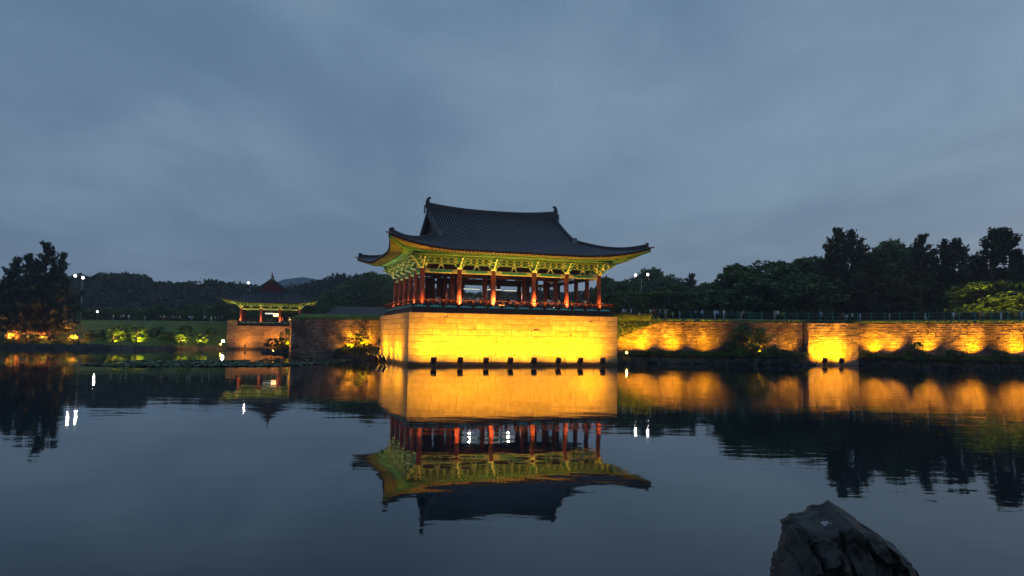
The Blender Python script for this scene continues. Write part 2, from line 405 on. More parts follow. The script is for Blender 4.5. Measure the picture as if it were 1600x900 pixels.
def rubble_wall(name, runs, label, cat, H=6.3, course=0.27, length=0.55, group=None, material='rubble', thick=1.2, openings=0):
    """runs: list of (p0, p1) with the outward side to the right of p0->p1"""
    t = thing(name, label, cat, (runs[0][0][0], runs[0][0][1], 0), 0, group)
    off = Vector((runs[0][0][0], runs[0][0][1], 0))
    core = MB(); st = MB()
    for p0, p1 in runs:
        a = Vector((p0[0], p0[1], 0)) - off; b = Vector((p1[0], p1[1], 0)) - off
        eu = (b-a).normalized(); en = Vector((eu.y, -eu.x, 0)); L = (b-a).length
        c = (a+b)/2 - en*(thick/2+0.03)
        core.obox(c + Vector((0,0,H/2-0.4)), eu*(L/2-0.02), en*(thick/2-0.02), Vector((0,0,H/2+0.34)))
        z = 0.02
        while z < H - 0.12:
            h = min(course*rnd.uniform(0.75,1.3), H - z)
            if H - (z+h) < 0.15: h = H - z
            u = 0.0; dz = 0
            while u < L - 0.02:
                l = length*rnd.uniform(0.45, 1.9)
                if L - (u+l) < 0.25: l = L - u
                g = 0.024
                stone(st, a, eu, en, u+g, u+l-g, z+g, z+h-g+(rnd.uniform(-0.03,0.05) if z+h>=H-0.001 else 0), rnd.uniform(0.0,0.11), 0.03, 0.022)
                u += l
            z += h
    core.build('wall_core', 'core', t)
    st.build('stone', material, t, kind='stuff')
    return t

# main platform, dressed ashlar, every block its own part
PO = Vector((-12.4, 89.0, 0)); TH = math.atan2(9.0, 26.4)
LU, LV, PH = 27.9, 21.8, 6.45
def Wm(u, v, z=0.0):
    c, s = math.cos(TH), math.sin(TH)
    return PO + Vector((u*c - v*s, u*s + v*c, z))
plat = thing('stone_platform', 'large dressed stone platform rising from the pond under the main pavilion, lit yellow', 'stone platform', PO, TH)
mb = MB(); mb.box(0.06, LU-0.06, 0.06, LV-0.02, -1.0, PH-0.03); mb.build('platform_core', 'core', plat)
courses = [0.42, 0.80, 0.86, 0.86, 0.80, 0.74, 0.70, 0.66, 0.61]
def ashlar(parent, o, eu, en, L, courses, lens, seed, mt='ashlar'):
    r = random.Random(seed); z = 0.0
    for ci, h in enumerate(courses):
        cuts = [0.0]
        while cuts[-1] < L:
            cuts.append(cuts[-1] + r.uniform(*lens))
        if L - cuts[-2] < lens[0]*0.6: cuts.pop(-2)
        cuts[-1] = L
        for k in range(len(cuts)-1):
            b = MB(); g = 0.017
            last = ci == len(courses)-1
            cx = (cuts[k]+cuts[k+1])/2
            # build round the block's own middle so that its origin sits in it
            org = o + eu*cx + Vector((0,0,z+h/2))
            hl = (cuts[k+1]-cuts[k])/2
            stone(b, Vector((0,0,0)), eu, en, -hl+g, hl-g, -h/2+g, h/2-g, (0.05 if last else r.uniform(-0.004,0.024)), 0.018, 0.006)
            b.build('stone', 'ashlar_wet' if ci == 0 else mt, parent, loc=org)
        z += h
M['ashlar_wet'] = mat('algae_stained_ashlar', (0.10, 0.062, 0.035), 0.55, 0.35, 2.0, 0.02, perobj=0.15)
ex, ey = Vector((1,0,0)), Vector((0,1,0))
ashlar(plat, Vector((0,0,0)), ex, -ey, LU, courses, (1.5,4.2), 3)
ashlar(plat, Vector((0,LV,0)), -ey, -ex, LV, courses, (1.3,3.6), 4)
ashlar(plat, Vector((LU,0,0)), ey, ex, LV, courses, (1.5,3.8), 5)
# square drain hole block and small putlog slots of the front face
for (u, z, w, h) in ((4.6, 5.75, 0.42, 0.42), (24.0, 5.75, 0.5, 0.10), (8.2, 4.6, 0.2, 0.10), (16.4, 4.5, 0.7, 0.09), (21.2, 3.85, 0.18, 0.14)):
    b = MB(); b.box(-w/2, w/2, -0.03, 0.02, -h/2, h/2); b.build('socket_hole', 'wood', plat, loc=(u, -0.055, z))
    if w == 0.42:
        b = MB(); b.box(-0.17, 0.19, -0.05, 0.01, -0.20, 0.14); b.build('socket_plug', 'ashlar', plat, loc=(u, -0.06, z))

# side walls of the garden
rubble_wall('stone_wall', [((7.9,116.6),(44.6,113.3))], 'long rubble retaining wall with floodlit patches, right of the main platform', 'stone wall', H=6.35)
berm('grass_berm', (7.9,116.4), (44.7,113.1), 40); berm('grass_berm', (44.6,113.6), (52.6,113.3), 10, back=4.5)
rubble_wall('stone_bastion', [((44.8,114.4),(44.8,111.9)),((44.8,111.9),(52.2,111.5)),((52.2,111.5),(52.2,114.2))], 'square stone bastion standing forward of the right wall, lit bright yellow low down', 'bastion', H=6.35, course=0.34, length=0.8, material='rubble_pale', thick=1.0)
mb = MB(); mb.quad((45,112.2,6.38),(52,111.8,6.38),(52.2,115.6,6.42),(45,115.6,6.42)); mb.build('bastion_turf', 'grass', kind='structure')
rubble_wall('stone_wall', [((52.4,113.6),(69.6,100.6)),((69.6,100.6),(97,79.5)),((97,79.5),(138,47))], 'rubble retaining wall running from the bastion to the right edge', 'stone wall', H=6.35)
berm('grass_berm', (52.3,113.4), (69.8,100.5), 24); berm('grass_berm', (69.6,100.4), (138,47), 50)
rubble_wall('stone_wall', [((-36.5,122.0),(-33.9,114.2)),((-33.9,114.2),(-19.4,112.0))], 'dark rubble wall between the small pavilion and the main platform', 'stone wall', H=5.95, material='rubble_pale')  # paler stone colour stands in for dim warm lamp light on this wall
berm('grass_berm', (-34.3,114.2), (-19.0,111.9), 16, z0=5.95)
# small pavilion platform
SPX, SPY, SPH = -68.6, 178.5, 5.75
sp = thing('stone_platform', 'smaller stone platform under the far left pavilion, softly lit orange', 'stone platform', (SPX, SPY, 0), R(16))
mb = MB(); mb.box(0.06, 24.9, 0.06, 17, -1, SPH-0.03); mb.box(0.0, 2.3, 0.0, 1.0, SPH-0.02, SPH+1.25); mb.build('platform_core', 'core', sp)
cs = [0.5,0.48,0.48,0.48,0.48,0.48,0.48,0.48,0.48,0.48,0.48,0.43]
ashlar(sp, Vector((0,0,0)), ex, -ey, 25.0, cs, (0.8,2.1), 8, 'block')
ashlar(sp, Vector((0,14,0)), -ey, -ex, 14.0, cs, (1.2,3.0), 9, 'block')
for z in (0, 0.62):
    for k in range(2):
        b = MB(); stone(b, Vector((0,0,0)), ex, -ey, -0.56, 0.56, -0.29, 0.29, 0.02); b.build('parapet_stone', 'block', sp, loc=(0.6+1.15*k, 0, SPH+z+0.31))

# ------------------------------------------------------------------ banks along the wall feet, with stacked edging stones
def bank(name, outer, inner, z_in=1.3, n=60, seed=1):
    def along(pts, t_):
        L = [0]
        for a, b in zip(pts[:-1], pts[1:]): L.append(L[-1] + (Vector(b)-Vector(a)).length)
        s = t_*L[-1]
        for i in range(len(pts)-1):
            if s <= L[i+1] + 1e-9:
                f = (s-L[i])/(L[i+1]-L[i]); return Vector(pts[i]).lerp(Vector(pts[i+1]), f)
        return Vector(pts[-1])
    rows = []
    for k in range(7):
        t_ = k/6; row = []
        for i in range(n+1):
            a = along(outer, i/n); b = along(inner, i/n); p = a.lerp(b, t_)
            z = -0.3 + 0.75*min(1, k/1.0) + (z_in-0.45)*max(0, (k-1)/5) if k else -0.3
            row.append((p.x, p.y, z + (0.22*fbm(p.x, p.y, 0.35) if k > 1 else 0)))
        rows.append(row)
    mb = MB(); mb.grid(rows); mb.build(name, 'earth', smooth=True, kind='structure')
    r = random.Random(seed); st = MB()
    LL = sum((Vector(b)-Vector(a)).length for a, b in zip(outer[:-1], outer[1:]))
    m = int(LL*3.2)
    for i in range(m):
        p = along(outer, (i+r.random())/m)
        rock_lump(st, (p.x, p.y + r.uniform(-0.35,0.35), r.choice((0.05,0.05,0.36,0.62)) + r.uniform(-0.05,0.05)), r.uniform(0.22,0.46), r)
    st.build('edging_stones', 'rock', kind='stuff')
def rock_lump(mb, c, s, r):
    vs = []; fs = [(0,1,2,3),(7,6,5,4),(0,4,5,1),(1,5,6,2),(2,6,7,3),(3,7,4,0)]
    sx, sy, sz = s*r.uniform(0.8,1.5), s*r.uniform(0.7,1.1), s*r.uniform(0.5,0.8)
    a = r.uniform(-0.5,0.5)
    for z in (-1,1):
        for x,y in ((-1,-1),(1,-1),(1,1),(-1,1)):
            k = 0.62 if z > 0 else 1
            X = x*sx*k*r.uniform(0.75,1.1); Y = y*sy*k*r.uniform(0.75,1.1)
            vs.append((c[0]+X*math.cos(a)-Y*math.sin(a), c[1]+X*math.sin(a)+Y*math.cos(a), c[2]+z*sz*r.uniform(0.8,1.1)))
    mb.add(vs, [tuple(reversed(f)) for f in fs], 0)
bank('bank', [(12.5,106.5),(20,109.2),(30,110.8),(38,110.4),(44.7,110.0)], [(8,116.7),(20,115.6),(30,114.7),(38,114.0),(44.7,113.4)], 1.35, 60, 1)
bank('bank', [(52.3,113.2),(57,107.8),(64,100.5),(69,95.2),(90,77),(132,44)], [(52.5,113.7),(59,108.6),(66,103.6),(70,100.3),(97,79.6),(138,47.2)], 1.5, 90, 2)
bank('bank', [(-27.5,113.4),(-24,109.2),(-20.5,106.8),(-19.2,105.4)], [(-27,113.2),(-24.5,112.8),(-21,112.4),(-19.3,110)], 1.9, 20, 3)
# revetment of the far left shore: low course of pinkish stones
M['pink'] = mat('pinkish_edge_stone', (0.16, 0.11, 0.10), 0.85, 0.3, 2, 0.02, island=0.35)
rv = MB(); r = random.Random(5)
X = -130.0
while X < -68.6:
    l = r.uniform(0.6, 1.7)
    for (z0_, z1_, yy) in ((-0.1,0.42,162.2),(0.42,0.85,162.6)):
        stone(rv, Vector((X, yy - 163 + yshore(X) + 1.2*fbm(X,0,0.08), 0)), Vector((1,(yshore(X+0.5)-yshore(X-0.5)),0)).normalized(), Vector(((yshore(X+0.5)-yshore(X-0.5)),-1,0)).normalized(), 0.02, l-0.03, z0_, z1_+r.uniform(-0.06,0.08), r.uniform(0.0,0.2), 0.06, 0.05)
    sl_ = yshore(X+0.5)-yshore(X-0.5); X += l/math.sqrt(1+sl_*sl_)
rv.build('shore_edging', 'pink', kind='stuff')
rk = MB()
for i in range(240):
    X = r.uniform(-145,-88); rock_lump(rk, (X, 160.9 + r.uniform(-1.4,1.0), r.uniform(0.0,0.7)), r.uniform(0.3,0.8), r)
rk.build('shore_rocks', 'rock', kind='stuff')

# ------------------------------------------------------------------ Korean pavilion builder
def pavilion(name, label, origin, rotz, cu, cv, zd, zc, ze, zr, ov, ex_, lift, LL, gin, deck, rib, colr, s, gable_mat, rail=True, small=False):
    """cu, cv: column lines along the ridge (u) and across it (v); deck: (u0,u1,v0,v1);
    zd deck top, zc column top, ze tile edge at mid-eave, zr slab top at the ridge; s: size factor of the timber"""
    root = thing(name, label, 'pavilion', origin, rotz)
    ua, ub = cu[0]-ov-ex_, cu[-1]+ov+ex_; va, vb = cv[0]-ov-ex_, cv[-1]+ov+ex_
    P2 = (vb-va)/2; Q = P2-ex_; rise = zr-ze-0.15; A = 0.60
    def H(q):
        t_ = q/Q; return ze + 0.15 + rise*(A*t_ + (1-A)*t_*abs(t_))
    def lf(c): return max(0.0, 1-c/LL)**2
    def surf(p, c): return H(p-ex_) + lift*lf(c)*max(0.0, 1-max(0,p)/LL)**1.3
    def pe(c): return ex_*(1-lf(c))
    # sides: name, length, point mapping (along a, inward p) -> (u,v)
    SD = {'front': (ub-ua, lambda a,p: (ua+a, va+p)), 'back': (ub-ua, lambda a,p: (ub-a, vb-p)),
          'left': (vb-va, lambda a,p: (ua+p, vb-a)), 'right': (vb-va, lambda a,p: (ub-p, va+a))}
    gw = 0.9*s
    def top(side, a, L):
        c = min(a, L-a)
        if side in ('front','back'): return c if c < gin else P2
        return min(c, gin+gw)
    roof = MB(); ribs = {}
    for sd, (L, mp) in SD.items():
        segs = [(0,gin),(gin,L-gin),(L-gin,L)]
        for (a0,a1) in segs:
            n = max(6, int((a1-a0)/0.7)); rows = []
            for i in range(n+1):
                a = a0 + (a1-a0)*i/n; c = min(a, L-a)
                tp = P2 if (sd in ('front','back') and a0 == gin) else min(c, gin+gw if sd in ('left','right') else gin)
                if sd in ('left','right') and a0 == gin: tp = min(c, gin+gw)
                p0 = min(pe(c), tp); rows.append([(*mp(a, p0+(tp-p0)*k/12), surf(p0+(tp-p0)*k/12, c)) for k in range(13)])
            roof.grid([[Vector(x) for x in r_] for r_ in rows])
    # fascia under the tile edge
    for sd, (L, mp) in SD.items():
        n = 60; r1, r2 = [], []
        for i in range(n+1):
            a = L*i/n; c = min(a, L-a); p = pe(c); z = surf(p, c)
            r1.append((*mp(a, p), z)); r2.append((*mp(min(max(a,0.05),L-0.05), p+0.05), z-0.20*s))
        roof.grid([r1, r2])
    roofo = roof.build('roof', 'tilebed', root)
    for sd, (L, mp) in SD.items():
        nr = int(L/rib); joined = MB()
        for i in range(nr):
            a = L*(i+0.5)/nr; c = min(a, L-a); tp = top(sd, a, L); p0 = pe(c)-0.06
            if tp - p0 < 0.3: continue
            nn = max(2, int((tp-p0)/1.1)); mbx = joined if (sd in ('back','right') or small) else MB()
            rows = []
            for k in range(nn+1):
                p = p0 + (tp-p0)*k/nn; z = surf(p, c); row = []
                for j in range(6):
                    an = math.pi*j/5; rr = rib*0.20
                    u, v = mp(a + rr*math.cos(an), p); row.append((u, v, z - 0.02 + rr*1.7*math.sin(an)))
                rows.append(row)
            mbx.grid(rows)
            o = len(mbx.v) - len(rows)*6
            mbx.f.append([o+j for j in range(6)]); mbx.m.append(0)
            if mbx is not joined: mbx.build('tile_row', 'tile', roofo, smooth=False)
        if joined.v: joined.build('tile_row', 'tile', roofo, kind='stuff')
    # ridges
    def sweep(pts, w, h, nm, m='ridge', capm=None):
        b = MB(); rows = []
        for i, p in enumerate(pts):
            p = Vector(p); d = (Vector(pts[min(i+1,len(pts)-1)]) - Vector(pts[max(0,i-1)])); d.z = 0; d.normalize(); x = Vector((d.y,-d.x,0))
            hh = h[i] if isinstance(h, list) else h
            rows.append([p - x*w/2 - Vector((0,0,0.3)), p - x*w*0.42 + Vector((0,0,hh*0.8)), p - x*w*0.2 + Vector((0,0,hh)), p + x*w*0.2 + Vector((0,0,hh)), p + x*w*0.42 + Vector((0,0,hh*0.8)), p + x*w/2 - Vector((0,0,0.3))])
        b.grid(rows); b.f.append(list(range(6))); b.m.append(0); b.f.append([len(b.v)-6+j for j in reversed(range(6))]); b.m.append(0)
        return b.build(nm, m, roofo)
    vm = (va+vb)/2; um = (ua+ub)/2; hu = (ub-ua)/2-gin
    pts, hs_ = [], []
    for i in range(17):
        x = -1+2*i/16; pts.append((um + x*(hu+0.15), vm, zr-0.05)); hs_.append((0.80 + 0.62*abs(x)**2.4)*s)
    sweep(pts, 0.62*s, hs_, 'main_ridge')
    for sg in (-1, 1):
        # ridge ornament: curled tile head above each end
        b = MB(); bx = um + sg*(hu+0.05); zt = zr + 1.32*s
        prof = [(0.28,-0.75),(0.30,0.0),(0.22,0.45),(0.05,0.82),(-0.18,1.02),(-0.42,1.02),(-0.56,0.84),(-0.50,0.70),(-0.36,0.74),(-0.26,0.60),(-0.30,0.35),(-0.38,0.0),(-0.30,-0.75)]
        b.prism([(bx+sg*x*s*0.85, vm-0.17*s, zt-0.1*s+z*s*0.85) for x,z in prof], (0,0.34*s,0)); b.build('ridge_ornament', 'ridge', roofo)
        b = MB(); b.prism([(bx+sg*0.30*s, vm-0.3*s, zr-0.2*s),(bx+sg*0.30*s, vm+0.3*s, zr-0.2*s),(bx+sg*0.30*s, vm+0.24*s, zr+0.9*s),(bx+sg*0.30*s, vm-0.24*s, zr+0.9*s)],(sg*0.14*s,0,0)); b.build('ridge_end_plate', 'plaster_ridge', roofo)
        for sv in (-1, 1):
            # descending ridge along the gable edge
            pts = []; uu = um + sg*(hu-0.12*s)
            for k in range(11):
                p = P2-0.2 + (gin-0.3-P2)*k/10; pts.append((uu, (va+p) if sv < 0 else (vb-p), surf(p, gin+0.6)))
            sweep(pts, 0.50*s, 0.50*s, 'gable_ridge')
            e = pts[-1]; b = MB(); b.obox((e[0], e[1], e[2]+0.35*s), (0.30*s,0,0), (0,0.12*s,0), (0,0,0.42*s)); b.build('ridge_end_plate', 'plaster_ridge', roofo)
            # hip ridge to the eave corner
            pts, hh = [], []
            for k in range(15):
                q = gin-0.1 + (0.55*s-gin)*k/14
                pts.append((ua+q if sg < 0 else ub-q, va+q if sv < 0 else vb-q, surf(q, q))); hh.append((0.42 + 0.20*(k/14)**3)*s)
            sweep(pts, 0.46*s, hh, 'hip_ridge')
            e = Vector(pts[-1]); d = Vector((sg, sv, 0)).normalized(); x = Vector((d.y,-d.x,0))
            b = MB(); b.obox(e + Vector((0,0,0.38*s)) + d*0.05, d*0.10*s, x*0.30*s, Vector((0,0,0.36*s))); b.build('ridge_end_plate', 'ridge', roofo)
            # corner tile and hip rafter end
            b = MB(); b.beam(e - d*1.2*s, e + d*0.95*s + Vector((0,0,0.12*s)), 0.34*s, 0.14*s); b.build('corner_tile', 'tile', roofo)
    # gables
    for sg in (-1, 1):
        ug = um + sg*(hu-gw+0.12); uo = um + sg*(hu+0.02)
        zb = H(gin+gw-ex_)-0.25; pl = []
        K = 10
        for k in range(2*K+1):
            x = -1+k/K; vv = vm + x*(P2-gin*0.985); p = P2-abs(vv-vm); pl.append((ug, vv, max(zb+0.01, H(p-ex_)-0.08)))
        poly = [(ug, pl[0][1], zb)] + pl[1:-1] + [(ug, pl[-1][1], zb)]
        b = MB(); b.prism(poly, (sg*0.08,0,0)); b.build('gable_board', gable_mat, root)
        nb = 14; wdt = 2*(P2-gin)*0.80
        for k in range(nb):
            x = (k+0.5)/nb*2-1; vv = vm + x*wdt/2; p = P2-abs(vv-vm); zt = H(p-ex_)-0.9*s
            if zt - zb > 0.5:
                b = MB(); b.box(-0.02,0.03,-wdt/nb/2+0.03,wdt/nb/2-0.03,0,zt-zb); b.build('gable_plank', gable_mat, root, loc=(ug+sg*0.09, vv, zb))
        for sv in (-1, 1):
            b = MB(); ro, ri = [], []
            for k in range(13):
                p = P2 + (gin-0.2-P2)*k/12; v = va+p if sv < 0 else vb-p; z = surf(p, gin+0.6)-0.03
                ro.append((uo, v, z)); ri.append((uo, v, z-0.62*s))
            b.grid([ro, ri]); b.grid([[(x+sg*-0.12,y,z) for x,y,z in ri],[(x+sg*-0.12,y,z) for x,y,z in ro]]); b.grid([ri,[(x+sg*-0.12,y,z) for x,y,z in ri]])
            b.build('barge_board', 'dred' if not small else 'wood', root)
    # columns
    ci = [(u, v) for u in cu for v in cv if u in (cu[0], cu[-1]) or v in (cv[0], cv[-1])]
    inner = [(u, v) for u in cu[1:-1] for v in cv[1:-1] if u in (cu[1], cu[-2]) or v in (cv[1], cv[-2])] if not small else []
    b = MB(); b.tube([(0,0,0.18),(0,0,(zc-zd)*0.35),(0,0,zc-zd)], [colr*1.05, colr*1.03, colr*0.92], 14); cm = None
    for (u, v) in ci + inner:
        o = link('column', cm, root, (u, v, zd)) if cm else b.build('column', 'red', root, True, loc=(u, v, zd))
        cm = o.data
    b = MB(); b.tube([(0,0,0),(0,0,0.10),(0,0,0.2)], [colr*1.5, colr*1.5, colr*1.15], 12); bmesh_ = None
    for (u, v) in ci:
        o = link('column_base', bmesh_, root, (u, v, zd)) if bmesh_ else b.build('column_base', 'ashlar', root, loc=(u, v, zd))
        bmesh_ = o.data
    # beams on each side; ring helper
    edges = [((cu[i],cv[0]),(cu[i+1],cv[0]),(0,-1)) for i in range(len(cu)-1)] + [((cu[i],cv[-1]),(cu[i+1],cv[-1]),(0,1)) for i in range(len(cu)-1)] \
          + [((cu[0],cv[i]),(cu[0],cv[i+1]),(-1,0)) for i in range(len(cv)-1)] + [((cu[-1],cv[i]),(cu[-1],cv[i+1]),(1,0)) for i in range(len(cv)-1)]
    bh = 0.48*s
    for (a, c, o_) in edges:
        A3, C3 = Vector((*a,0)), Vector((*c,0)); d = (C3-A3).normalized(); L = (C3-A3).length; nn = Vector((*o_,0)); mid = (A3+C3)/2
        def bar(nm, z0, z1, w, m, off=0.0, cut=0.0, dl=0.0):
            q = MB(); q.obox(Vector((0,0,(z1-z0)/2)), d*(L/2-cut+dl), nn*w/2, Vector((0,0,(z1-z0)/2))); return q.build(nm, m, root, loc=mid + nn*off + Vector((0,0,z0)))
        bar('tie_beam', zc-bh-0.02, zc-0.02, 0.26*s, ['tie'], 0, colr*0.9)
        bar('tie_beam_panel', zc-bh*0.80, zc-bh*0.25, 0.30*s, ['green'], 0, L*0.20)
        bar('lintel', zc+0.62*s, zc+0.84*s, 0.20*s, ['ochre'])
        bar('bracket_board', zc+0.84*s, zc+1.55*s, 0.08*s, ['dgreen'], -0.04)
        bar('upper_beam', zc+1.02*s, zc+1.18*s, 0.18*s, ['ochre'], 0.05)
        bar('upper_beam', zc+1.36*s, zc+1.55*s, 0.20*s, ['ochre'], 0.06)
        # outer purlin
        q = MB(); pL = L/2
        ext0 = 1.55*s if (a in [(cu[0],cv[0]),(cu[0],cv[-1]),(cu[-1],cv[0])]) else 0; ext1 = 1.55*s if (c in [(cu[-1],cv[0]),(cu[-1],cv[-1]),(cu[0],cv[-1])]) else 0
        q.tube([-d*(pL+ext0), d*(pL+ext1)], 0.15*s, 10); q.obox(Vector((0,0,-0.26*s)) + d*(ext1-ext0)/2, d*(pL+(ext0+ext1)/2), nn*0.07*s, Vector((0,0,0.10*s)), 0)
        q.build('purlin', 'ochre', root, loc=mid + nn*1.25*s + Vector((0,0,zc+1.72*s)))
        # splayed strut and bearing blocks between the columns
        nst = 1
        q = MB(); W_ = 0.52*s; hh = 0.62*s
        for sg in (-1,1):
            q.prism([d*(sg*W_) + Vector((0,0,0)) - nn*0.06, d*(sg*(W_-0.2*s)) - nn*0.06, d*(sg*0.05*s) + Vector((0,0,hh*0.72)) - nn*0.06, d*(sg*0.05*s) + Vector((0,0,hh)) - nn*0.06, d*(sg*0.22*s) + Vector((0,0,hh)) - nn*0.06, d*(sg*0.30*s) + Vector((0,0,hh*0.55)) - nn*0.06], nn*0.12)
        q.build('splayed_strut', 'cream', root, loc=mid + Vector((0,0,zc)))
        for fr_ in (-0.36, -0.18, 0.0, 0.18, 0.36):
            for zz in (0.84, 1.18):
                q = MB(); q.obox(Vector((0,0,0.09*s)), d*0.10*s, nn*0.14*s, Vector((0,0,0.09*s))); q.obox(Vector((0,0,0.03*s)), d*0.2*s, nn*0.06*s, Vector((0,0,0.03*s)))
                q.build('bearing_block', 'cream', root, loc=mid + d*L*fr_ + nn*0.04 + Vector((0,0,zc+zz*s)))
    # brackets
    def arm_mesh(reach, back, h, w, nm):
        b = MB(); pr = [(back,0),(-reach*0.55,0),(-reach*0.85,h*0.25),(-reach,h*0.75),(-reach*1.08,h*1.25),(-reach*0.97,h*1.28),(-reach*0.86,h),(back,h)]
        b.prism([(-w/2,y,z) for y,z in pr], (w,0,0), 0, 1); return b.build(nm, ['green','cream'])
    def cross_mesh(half, h, w, nm):
        b = MB(); pr = [(-half,h*0.55),(-half*0.8,h*0.1),(-half*0.6,0),(half*0.6,0),(half*0.8,h*0.1),(half,h*0.55),(half,h),(-half,h)]
        b.prism([(x,-w/2,z) for x,z in pr], (0,w,0), 0, 1)
        for x in (-half*0.86, 0, half*0.86): b.prism([(x-0.11*s,-w*0.8,h),(x+0.11*s,-w*0.8,h),(x+0.11*s,w*0.8,h),(x-0.11*s,w*0.8,h)], (0,0,h*0.75), 1)
        return b.build(nm, ['green','cream'])
    a1 = arm_mesh(0.75*s, 0.5*s, 0.24*s, 0.16*s, 'bracket_arm'); a2 = arm_mesh(1.15*s, 0.5*s, 0.24*s, 0.16*s, 'bracket_arm'); a3 = arm_mesh(1.6*s, 0.5*s, 0.24*s, 0.16*s, 'bracket_arm')
    c1 = cross_mesh(0.62*s, 0.2*s, 0.15*s, 'cross_arm'); c2 = cross_mesh(0.80*s, 0.2*s, 0.15*s, 'cross_arm')
    capb = MB(); w = 0.34*s
    capb.add([(-w*.7,-w*.7,0),(w*.7,-w*.7,0),(w*.7,w*.7,0),(-w*.7,w*.7,0),(-w,-w,0.14*s),(w,-w,0.14*s),(w,w,0.14*s),(-w,w,0.14*s),(-w,-w,0.30*s),(w,-w,0.30*s),(w,w,0.30*s),(-w,w,0.30*s)],
             [(3,2,1,0),(0,1,5,4),(1,2,6,5),(2,3,7,6),(3,0,4,7),(4,5,9,8),(5,6,10,9),(6,7,11,10),(7,4,8,11),(8,9,10,11)], 0)
    capo = capb.build('bracket', 'cream')
    proto = [(a1,0,0.30),(a2,0,0.68),(a3,0,1.06),(c1,0,0.30),(c1,-0.62,0.68),(c2,-1.12,1.02),(c2,0.0,0.68)]
    used = [False]*9
    def place_bracket(u, v, rz, sc=1.0, cap=True):
        o = link('bracket', capo.data, root, (u, v, zc), (0,0,rz)); o.scale = (1,sc,1)
        for (src, y, z) in proto: link(src.name.split('.')[0], src.data, o, (0, y*s, z*s))
    for (u, v) in ci:
        rots = []
        if v == cv[0]: rots.append(0)
        if v == cv[-1]: rots.append(math.pi)
        if u == cu[0]: rots.append(-math.pi/2)
        if u == cu[-1]: rots.append(math.pi/2)
        if len(rots) == 2:
            for rz in rots: place_bracket(u, v, rz)
            a_ = math.atan2((rots and (v > vm) - (v < vm)), ((u > um) - (u < um))); place_bracket(u, v, a_ + math.pi/2, 1.42)
        else: place_bracket(u, v, rots[0])
    if not small:
        # extra bracket sets on the short side walls, one between each pair of columns
        for i in range(len(cv)-1):
            for u, rz in ((cu[0], -math.pi/2), (cu[-1], math.pi/2)):
                o = link('bracket', capo.data, root, (u, (cv[i]+cv[i+1])/2, zc+0.3*s), (0,0,rz)); o.scale = (0.8,1,0.85)
                for (src, y, z) in proto: link(src.name.split('.')[0], src.data, o, (0, y*s, z*s))
    for x in (a1,a2,a3,c1,c2,capo): bpy.data.objects.remove(x)
    # rafters, flying rafters and soffit boards
    zin = zc + 2.05*s
    for sd, (L, mp) in SD.items():
        off0 = ov+ex_
        nR = int(L/(0.46*s)); rr = 0.075*s
        jo1, jo2 = MB(), MB(); many = sd in ('front','left') and not small
        if small: many = sd == 'left'
        so1, so2 = [], []
        for i in range(nR+1):
            a = L*i/nR; c = min(a, L-a)
            ai = min(max(a, off0), L-off0); ai = ai + (a-ai)*0.04
            E = Vector((*mp(a, pe(c)+0.10), surf(pe(c), c)-0.30*s)); I = Vector((*mp(ai, off0), zin + 0.25*s*lf(c)))
            # middle break line
            Mx = E.lerp(I, 0.42); Mx.z = E.z + (I.z-E.z)*0.42 - 0.10*s - 0.25*s*lf(c)
            E2 = Mx + (E-Mx)*0.16; E2.z = Mx.z + (E.z-Mx.z)*0.1
            so1.append((E + Vector((0,0,0.07*s)), Mx + Vector((0,0,0.10*s)))); so2.append((E2 + Vector((0,0,-0.0*s)), I + Vector((0,0,0.10*s))))
            if i in (0, nR): continue
            if many:
                q = MB(); q.beam(Vector((0,0,0)), Mx-E, 0.12*s, 0.13*s); q.build('flying_rafter', 'raft', root, loc=E)
                q = MB(); dd = I-E2; q.tube([Vector((0,0,-0.14*s)), dd+Vector((0,0,-0.06*s))], rr, 7); q.build('rafter', 'raftg', root, loc=E2)
            else:
                jo1.beam(E, Mx, 0.12*s, 0.13*s); jo2.tube([E2+Vector((0,0,-0.14*s)), I+Vector((0,0,-0.06*s))], rr, 6)
        if not many:
            jo1.build('flying_rafter', 'raft', root, kind='stuff'); jo2.build('rafter', 'raftg', root, kind='stuff')
        q = MB(); q.grid([[x for x,_ in so1],[y for _,y in so1]]); q.build('outer_soffit', 'orange_soffit', root)
        q = MB(); q.grid([[x for x,_ in so2],[y for _,y in so2]]); q.build('inner_soffit', 'green_soffit', root)
        q = MB(); q.grid([[x - Vector((0,0,0.13*s)) for x,_ in so2],[x + Vector((0,0,0.02*s)) for x,_ in so2]]); q.build('rafter_fascia', 'raftg', root)
    for su in (0,1):
        for sv in (0,1):
            cc = Vector((cu[-su] if su else cu[0], cv[-1] if sv else cv[0], zin-0.1)); e = Vector((ub-0.1 if su else ua+0.1, vb-0.1 if sv else va+0.1, surf(0,0)-0.42*s))
            q = MB(); mid = cc.lerp(e, 0.6); mid.z -= 0.35*s
            q.beam(cc, mid, 0.26*s, 0.34*s); q.beam(mid - (mid-cc)*0.02, e, 0.24*s, 0.28*s); q.build('hip_rafter', 'green', root)
    # ceiling
    q = MB(); q.box(cu[0]+0.1, cu[-1]-0.1, cv[0]+0.1, cv[-1]-0.1, zc+1.0*s, zc+1.1*s); q.build('ceiling', 'dred', root)
    for i in range(1, len(cu)-1):
        q = MB(); q.box(-0.16*s,0.16*s,0,cv[-1]-cv[0]-0.4,0,0.42*s); q.build('cross_beam', 'dred', root, loc=(cu[i], cv[0]+0.2, zc-0.1*s))
    # deck
    d0, d1, e0, e1 = deck; zp = zd-0.60*s
    q = MB(); q.box(d0, d1, e0, e1, zp, zd); q.build('deck', 'wood', root)
